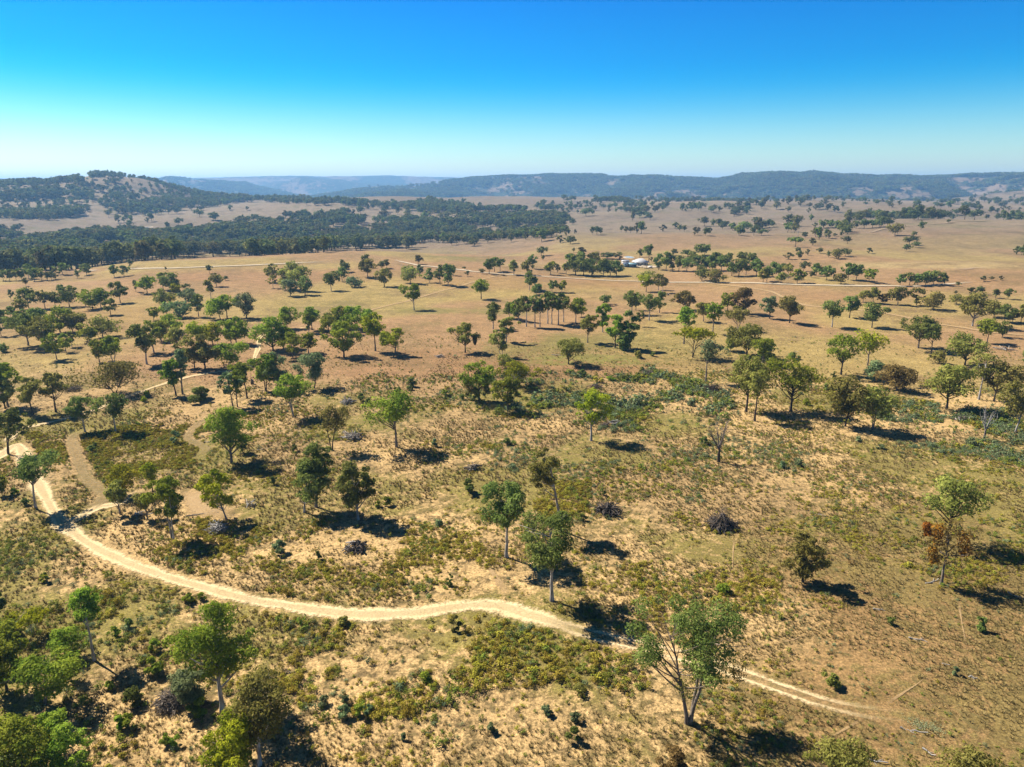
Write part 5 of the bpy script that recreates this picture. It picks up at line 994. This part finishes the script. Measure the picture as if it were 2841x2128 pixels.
far_protos = [merged_tree(9000 + i, 10, wv, 620, kd, cb=cbv) for i, (wv, kd, cbv) in enumerate([(9, 'fd', .2), (12, 'fd', .28), (8, 'fo', .18), (11, 'fo', .25), (9, 'fg', .2), (13, 'fd', .22), (8, 'fo', .12), (10, 'fd', .3)])]
def rand_polar(n, r0, r1, a0, a1):
    r = np.sqrt(rng.random(n) * (r1 * r1 - r0 * r0) + r0 * r0); a = a0 + rng.random(n) * (a1 - a0); return r * np.sin(a), r * np.cos(a)
WOODS = [  # outline on the photograph, trees per 1000 m2, patchiness
 ([(300, 655), (470, 640), (560, 640), (710, 612), (760, 600), (880, 575), (1000, 565), (1200, 560), (1340, 573), (1500, 590), (1560, 600), (1590, 620), (1570, 660), (1480, 690), (1400, 682), (1200, 690), (1140, 698), (1050, 690), (960, 700), (880, 706), (800, 712), (620, 712), (500, 718), (300, 735), (200, 760), (90, 715), (180, 690), (250, 670)], 5.0, .75),
 ([(-400, 500), (200, 496), (262, 512), (262, 560), (240, 596), (150, 612), (-400, 612)], 4.5, .6),
 ([(250, 480), (400, 490), (560, 520), (680, 558), (600, 572), (420, 560), (300, 590), (250, 560)], 2.6, .55),
 ([(285, 600), (420, 562), (600, 555), (660, 560), (590, 580), (430, 588), (300, 602)], 4, .5),
 ([(-400, 745), (60, 690), (180, 650), (330, 642), (520, 660), (700, 690), (700, 710), (560, 712), (400, 712), (280, 728), (200, 755), (100, 768), (-400, 790)], 6.5, .7),
 ([(-400, 640), (0, 640), (60, 632), (60, 668), (-400, 670)], 8, .4),
 ([(560, 545), (740, 548), (900, 558), (1000, 566), (900, 572), (720, 562), (600, 560)], 3, .5),
 ([(540, 585), (700, 575), (760, 596), (620, 612), (540, 620)], 3.0, 1.0),
 ([(320, 600), (500, 590), (560, 605), (500, 630), (330, 625)], 2.0, 1.0),
 ([(1480, 566), (1560, 570), (1700, 558), (1850, 568), (1855, 584), (1790, 594), (1620, 602), (1560, 612), (1500, 600)], 1.8, .8),
 ([(1840, 556), (2040, 560), (2140, 575), (2060, 600), (1960, 598), (1860, 580)], .5, .9),
 ([(1540, 553), (2841, 545), (3300, 545), (3300, 590), (2841, 590), (2500, 600), (2131, 590), (1900, 570), (1540, 566)], .16, .9),
 ([(2330, 604), (2620, 593), (2610, 612), (2340, 630)], 1.0, .7),
 ([(2580, 588), (2841, 582), (3300, 585), (3300, 606), (2841, 606), (2620, 604)], .55, .8),
 ([(2841, 720), (3300, 700), (3300, 900), (2841, 900)], 3, .9),
 ([(-500, 800), (-30, 800), (-30, 1000), (-500, 1000)], 4, .8),
 ([(-900, 640), (3700, 640), (3700, 585), (2841, 585), (1600, 640), (700, 640), (-900, 585)], .10, 1.0),
]
FIELDS = [[(0, 607), (150, 612), (160, 640), (60, 650), (0, 656)], [(245, 602), (300, 588), (420, 583), (560, 572), (700, 562), (780, 564), (930, 580), (930, 610), (800, 622), (720, 640), (600, 630), (520, 640), (430, 648), (350, 646), (270, 615)],
          [(1310, 556), (1400, 556), (1400, 586), (1300, 586)], [(420, 552), (460, 548), (480, 558), (400, 566), (370, 562)], [(250, 683), (330, 676), (440, 680), (420, 697), (300, 704), (250, 698)], [(-300, 690), (60, 690), (45, 725), (-300, 735)], [(880, 640), (1000, 632), (1010, 645), (890, 655)]]
wx, wy = rand_polar(520000, 640, 3300, -.80, .80)
wz = HT(wx, wy); wu, wv_ = project(wx, wy, wz)
prob = np.zeros(len(wx)); areaper = (.80 * 2) * (3300 ** 2 - 640 ** 2) / 2 / len(wx)
cl = .9 * fbm(wx, wy, 170, 4, 401) + .7 * fbm(wx, wy, 45, 3, 405)
for poly, dn, patch in WOODS:
    m = inpoly(wu, wv_, poly); q = dn / 1000 * areaper * np.where(patch > 0, (1 - patch) + patch * 2.2 * ss(-.12, .18, cl), 1); prob = np.where(m, np.maximum(prob, q), prob)
clr = fbm(wx, wy, 330, 3, 421) + .35 * fbm(wx, wy, 60, 2, 425)
prob = np.where((wu < 1620) & (np.hypot(wx, wy) < 2050), prob * (.06 + .94 * (1 - ss(.06, .16, clr))), prob)
for poly in FIELDS: prob = np.where(inpoly(wu + 40 * cl, wv_ + 10 * cl, poly), prob * .16 * (ss(.0, .22, cl) * 3 + .25), prob)
ok = rng.random(len(wx)) < prob
wx, wy, wz = wx[ok], wy[ok], wz[ok]
ok = track_dist(wx, wy) > 5; wx, wy, wz = wx[ok], wy[ok], wz[ok]
rx, ry = rand_polar(260000, 3250, 6900, -.70, .70); rz_ = HT(rx, ry); fr_ = forest_noise(rx, ry) + .8 * fbm(rx, ry, 60, 2, 333)
ok = (fr_ > .10) & (rng.random(len(rx)) < .45) | (rng.random(len(rx)) < .02)
ok &= np.hypot(rx, ry) > 3600 + 200 * fbm(rx, ry, 300, 2, 8)
# only slopes that face this way
ok &= (HT(rx * 1.012, ry * 1.012) > rz_ - 1.5)
wx, wy, wz = np.concatenate([wx, rx[ok]]), np.concatenate([wy, ry[ok]]), np.concatenate([wz, rz_[ok]])
hs = (11 + 5 * rng.random(len(wx))) / 10 * (.75 + .45 * ss(-.3, .3, fbm(wx, wy, 200, 2, 9)))
hs = np.where(np.hypot(wx, wy) > 3300, hs * 1.25, hs)
ws = hs * (.8 + .4 * rng.random(len(wx))) * np.where(np.hypot(wx, wy) > 3300, 1.35, 1.0)
Pw = np.stack([wx, wy, wz - .2], -1); Sw = np.stack([ws, ws, hs], -1)
if EXTRA:
    Pw = np.vstack([Pw, [e_[0] for e_ in EXTRA]]); Sw = np.vstack([Sw, [(e_[2] / 9.5, e_[2] / 9.5, e_[1] / 10) for e_ in EXTRA]])
print('woodland trees', len(Pw), 'extra', len(EXTRA), 'individual', len(recs) - len(EXTRA))
scatter('woodland', far_protos, Pw, Sw, rng.random(len(Pw)) * 6.28, rng.integers(0, 8, len(Pw)), 'distant eucalypt woodland covering the valley and left hill')

def shrub(seed, kind, n, L, flat, w_=1.0):
    rs = np.random.default_rng(seed); k_ = rs.integers(4, 7)
    a = rs.random(k_) * 6.28; r = rs.random(k_) * .28 * w_; Cc = np.stack([np.cos(a) * r, np.sin(a) * r, .16 + rs.random(k_) * .22], -1)
    v, q, ti = leaves(rs, Cc, np.full(k_, .26) * (.7 + .6 * rs.random(k_)), flat, [n // k_] * k_, L, .5, .2)
    v[:, 2] = np.maximum(v[:, 2], -.02)
    return mesh_obj('shrub', v, q, LEAF[kind], False, False, {'tint': ti})
SCRUB_LEAF = {'so': leaf_mat('scrub_olive', (.165, .140, .016), (.32, .265, .040), .2), 'sg': leaf_mat('scrub_green', (.095, .120, .016), (.22, .235, .042), .2),
              'sb': leaf_mat('scrub_blue_green', (.085, .115, .050), (.19, .225, .110), .2), 'sn': leaf_mat('scrub_brown', (.15, .105, .032), (.28, .20, .070), .2)}
LEAF.update(SCRUB_LEAF)
shr = [shrub(70 + i, k_, 110, .13, f_) for i, (k_, f_) in enumerate([('so', .8), ('so', .95), ('so', .65), ('sg', .9), ('sg', 1.05), ('sb', .95), ('sb', .8), ('sn', .6), ('sn', .75)])]
shr_far = [shrub(90 + i, k_, 34, .28, f_) for i, (k_, f_) in enumerate([('so', .8), ('so', .7), ('sg', .9), ('sb', .95), ('sn', .65)])]
# density zones on the photograph: outline, shrubs per m2, smallest and largest width, weights of olive, green, blue, brown
SCRUB_DENS = 3.0
ZONES = [
 ([(-400, 900), (700, 930), (1000, 900), (1500, 960), (2300, 940), (3300, 960), (3300, 1200), (-400, 1200)], .02, .4, 1.0, (.3, .4, .2, .1)),
 ([(-900, 1180), (200, 1150), (640, 1130), (760, 1060), (1100, 1040), (1500, 1030), (2000, 1010), (2400, 1050), (3600, 1150), (3600, 2800), (-900, 2800)], .34, .35, 1.0, (.50, .22, .10, .18)),
 ([(700, 1620), (1100, 1720), (1420, 1690), (1600, 1760), (1800, 1830), (1830, 2000), (1500, 1960), (1250, 1930), (1150, 2000), (900, 2010), (700, 1880)], .62, .5, 1.35, (.60, .22, .14, .04)),
 ([(220, 1210), (420, 1190), (560, 1150), (600, 1120), (560, 1230), (540, 1300), (280, 1330), (250, 1260)], 1.9, .45, 1.0, (.72, .2, .0, .08)),
 ([(80, 1190), (190, 1200), (215, 1320), (230, 1350), (130, 1300), (60, 1200)], 1.5, .45, .9, (.75, .15, 0, .1)),
 ([(240, 1440), (360, 1510), (520, 1590), (700, 1600), (900, 1620), (1300, 1640), (1380, 1560), (1300, 1480), (900, 1430), (700, 1450), (560, 1480), (400, 1540)], .8, .4, 1.05, (.66, .2, .06, .08)),
 ([(540, 1420), (720, 1380), (760, 1460), (700, 1560), (560, 1520)], 1.2, .45, 1.1, (.75, .15, .05, .05)),
 ([(1360, 1040), (1800, 1020), (2010, 1080), (2060, 1150), (1900, 1200), (1600, 1200), (1380, 1160)], .30, .7, 1.9, (.15, .42, .40, .03)),
 ([(1300, 1150), (1700, 1200), (2100, 1200), (2300, 1280), (2000, 1420), (1500, 1330), (1250, 1260)], .36, .45, 1.2, (.36, .30, .28, .06)),
 ([(1480, 1340), (1650, 1340), (1640, 1430), (1500, 1440)], 1.1, .5, 1.1, (.7, .2, .0, .1)),
 ([(940, 1060), (1320, 1040), (1400, 1120), (1300, 1200), (1000, 1190), (900, 1120)], .22, .4, 1.2, (.3, .4, .25, .05)),
 ([(2380, 1120), (2841, 1130), (3300, 1150), (3300, 1300), (2841, 1290), (2500, 1240)], .55, .5, 1.3, (.2, .25, .5, .05)),
 ([(1830, 1400), (2300, 1360), (2841, 1420), (2841, 1640), (2400, 1560), (1900, 1620)], .55, .4, 1.0, (.6, .22, .08, .10)),
 ([(1700, 1560), (2050, 1560), (2200, 1650), (2050, 1760), (1800, 1680)], .62, .45, 1.05, (.62, .22, .06, .1)),
 ([(2200, 1720), (2841, 1620), (3600, 1650), (3600, 2800), (2000, 2800), (2160, 2060)], .13, .3, .75, (.30, .25, .15, .30)),
 ([(-300, 1480), (140, 1500), (400, 1640), (560, 1760), (640, 1900), (620, 2128), (620, 2800), (-900, 2800)], .36, .45, 1.3, (.34, .40, .22, .04)),
 ([(1160, 2010), (1420, 1930), (1700, 1990), (1720, 2128), (1100, 2128)], .20, .4, .9, (.5, .3, .15, .05)),
 ([(1240, 1930), (1640, 1890), (1700, 1950), (1500, 2010), (1260, 2090)], .10, .35, .8, (.5, .3, .2, .0)),
]
sx_, sy_ = rand_polar(600000, 40, 330, -.83, .83); a_per = 1.66 * (330 ** 2 - 40 ** 2) / 2 / len(sx_)
sz_ = HT(sx_, sy_); su, sv = project(sx_, sy_, sz_)
dens = np.zeros(len(sx_)); lo = np.full(len(sx_), .4); hi = np.full(len(sx_), 1.); wt = np.tile([.5, .2, .1, .2], (len(sx_), 1))
jit = 26 * fbm(sx_, sy_, 9, 2, 601)
for poly, dn, a_, b_, wts in ZONES:
    m = inpoly(su + jit * 1.5, sv + jit, poly); dens[m] = dn; lo[m] = a_; hi[m] = b_; wt[m] = wts
ptc = fbm(sx_, sy_, 14, 3, 611) + .7 * fbm(sx_, sy_, 4, 2, 615)
dens = dens * (.12 + 1.9 * ss(-.22, .30, ptc))
ok = rng.random(len(sx_)) < dens * a_per * SCRUB_DENS
sx_, sy_, sz_, lo, hi, wt = sx_[ok], sy_[ok], sz_[ok], lo[ok], hi[ok], wt[ok]
ok = track_dist(sx_, sy_) > -.1; sx_, sy_, sz_, lo, hi, wt = [q[ok] for q in (sx_, sy_, sz_, lo, hi, wt)]
size = 1.3 * (lo + (hi - lo) * rng.random(len(sx_)) ** 2.1)
size = np.where(rng.random(len(size)) < .035, size * 1.6, size)
cw = np.cumsum(wt / wt.sum(1)[:, None], 1)
cn = np.clip(rng.random(len(sx_)) * .55 + .45 * (.5 + 1.3 * fbm(sx_, sy_, 7, 2, 631)), 0, .999)
typ = (cn[:, None] > cw).sum(1); typ = np.minimum(typ, 3)
rsz = np.hypot(sx_, sy_); nearm = rsz < 190
pid_n = np.array([0, 3, 5, 7])[typ] + (rng.random(len(typ)) * np.array([3, 2, 2, 2])[typ]).astype(int)
pid_f = np.array([0, 2, 3, 4])[typ] + (rng.random(len(typ)) * np.array([2, 1, 1, 1])[typ]).astype(int)
S3 = np.stack([size, size * (.8 + .4 * rng.random(len(size))), size * (.65 + .45 * rng.random(len(size)))], -1)
print('scrub', len(sx_))
P3 = np.stack([sx_, sy_, sz_ - .02], -1); r3 = rng.random(len(sx_)) * 6.28
scatter('low_scrub', shr + shr_far, P3, S3, r3, np.where(nearm, pid_n, pid_f + 9), 'low olive and green heath shrubs covering the sandy foreground')

# dry grass tufts and leaf litter clumps between the shrubs
t = NT('dry_grass_blades'); oi = t.n('ShaderNodeObjectInfo'); M_STRAW = t.done(t.principled(t.mix(oi.outputs['Random'], (.33, .24, .095), (.13, .105, .038)), .9, .05))
def tuft(seed, n=16):
    rs = np.random.default_rng(seed); V_, Q_ = [], []
    for i in range(n):
        a = rs.random() * 6.28; b = rs.random() * .18; c = np.array([math.cos(a) * b, math.sin(a) * b, 0]); d = np.array([math.cos(a), math.sin(a), 0]) * rs.uniform(.15, .5); h = rs.uniform(.3, .75)
        s_ = np.array([-math.sin(a), math.cos(a), 0]) * .05; o = len(V_) * 4
        V_.append(np.stack([c - s_, c + s_, c + d + s_ * .3 + [0, 0, h], c + d - s_ * .3 + [0, 0, h]])); Q_.append([o, o + 1, o + 2, o + 3])
    return mesh_obj('tuft', np.concatenate(V_), np.array(Q_), M_STRAW, False)
tx, ty = rand_polar(330000, 45, 300, -.80, .80); keepm = rng.random(len(tx)) < np.where(np.hypot(tx, ty) < 130, 1.0, .5 * (1 - ss(150, 300, np.hypot(tx, ty)))); tx, ty = tx[keepm], ty[keepm]
keepm = (ss(-.25, .25, fbm(tx, ty, 11, 3, 701)) > rng.random(len(tx)) * .9); tx, ty = tx[keepm], ty[keepm]
keepm = track_dist(tx, ty) > -.5; tx, ty = tx[keepm], ty[keepm]
s_ = (.22 + .40 * rng.random(len(tx)) ** 1.5) * np.where(np.hypot(tx, ty) < 130, 1, 1.35)
print('tufts', len(tx))
scatter('dry_grass', [tuft(i) for i in range(4)], np.stack([tx, ty, HT(tx, ty) - .01], -1), np.stack([s_, s_, s_], -1), rng.random(len(tx)) * 6.28, rng.integers(0, 4, len(tx)), 'tufts of dry straw grass between the shrubs')
# pale weeds at the end of the ruts
t = NT('pale_weed_leaf'); M_WEED = t.done(t.principled((.36, .38, .20), .8, .1))
pw = hit([Z(B4, 1240, 1270)[0], Z(B4, 1500, 1345)[0]], [Z(B4, 1240, 1270)[1], Z(B4, 1500, 1345)[1]])
n = 420; q_ = rng.random(n); ox = pw[0, 0] + (pw[1, 0] - pw[0, 0]) * q_ + rng.normal(0, .6, n); oy = pw[0, 1] + (pw[1, 1] - pw[0, 1]) * q_ + rng.normal(0, .5, n)
wt_ = [tuft(40 + i, 12) for i in range(2)]
for o in wt_: o.data.materials[0] = M_WEED
scatter('pale_weeds', wt_, np.stack([ox, oy, HT(ox, oy)], -1), np.full((n, 3), .2), rng.random(n) * 6.28, rng.integers(0, 2, n), 'patch of pale green weeds beyond the end of the wheel ruts')

# ------------------------------------------------------------------ haze: the air between here and the ranges
t = bpy.data.materials.new('haze_air'); t.use_nodes = True; nt = t.node_tree; nt.nodes.clear()
pv = nt.nodes.new('ShaderNodeVolumePrincipled'); pv.inputs['Color'].default_value = (.28, .58, 1.0, 1); pv.inputs['Density'].default_value = 1.0e-4; pv.inputs['Anisotropy'].default_value = .2
ou = nt.nodes.new('ShaderNodeOutputMaterial'); nt.links.new(pv.outputs[0], ou.inputs['Volume'])
X = 13600.0; v, q = box(-X, X, -X, X, float(GZ.min()) - 4, max(float(GZ.max()), 90) + 25)
hz = mesh_obj('haze', v, q, t); tag(hz, 'thin blue air haze over the whole country', None, None, 'stuff')
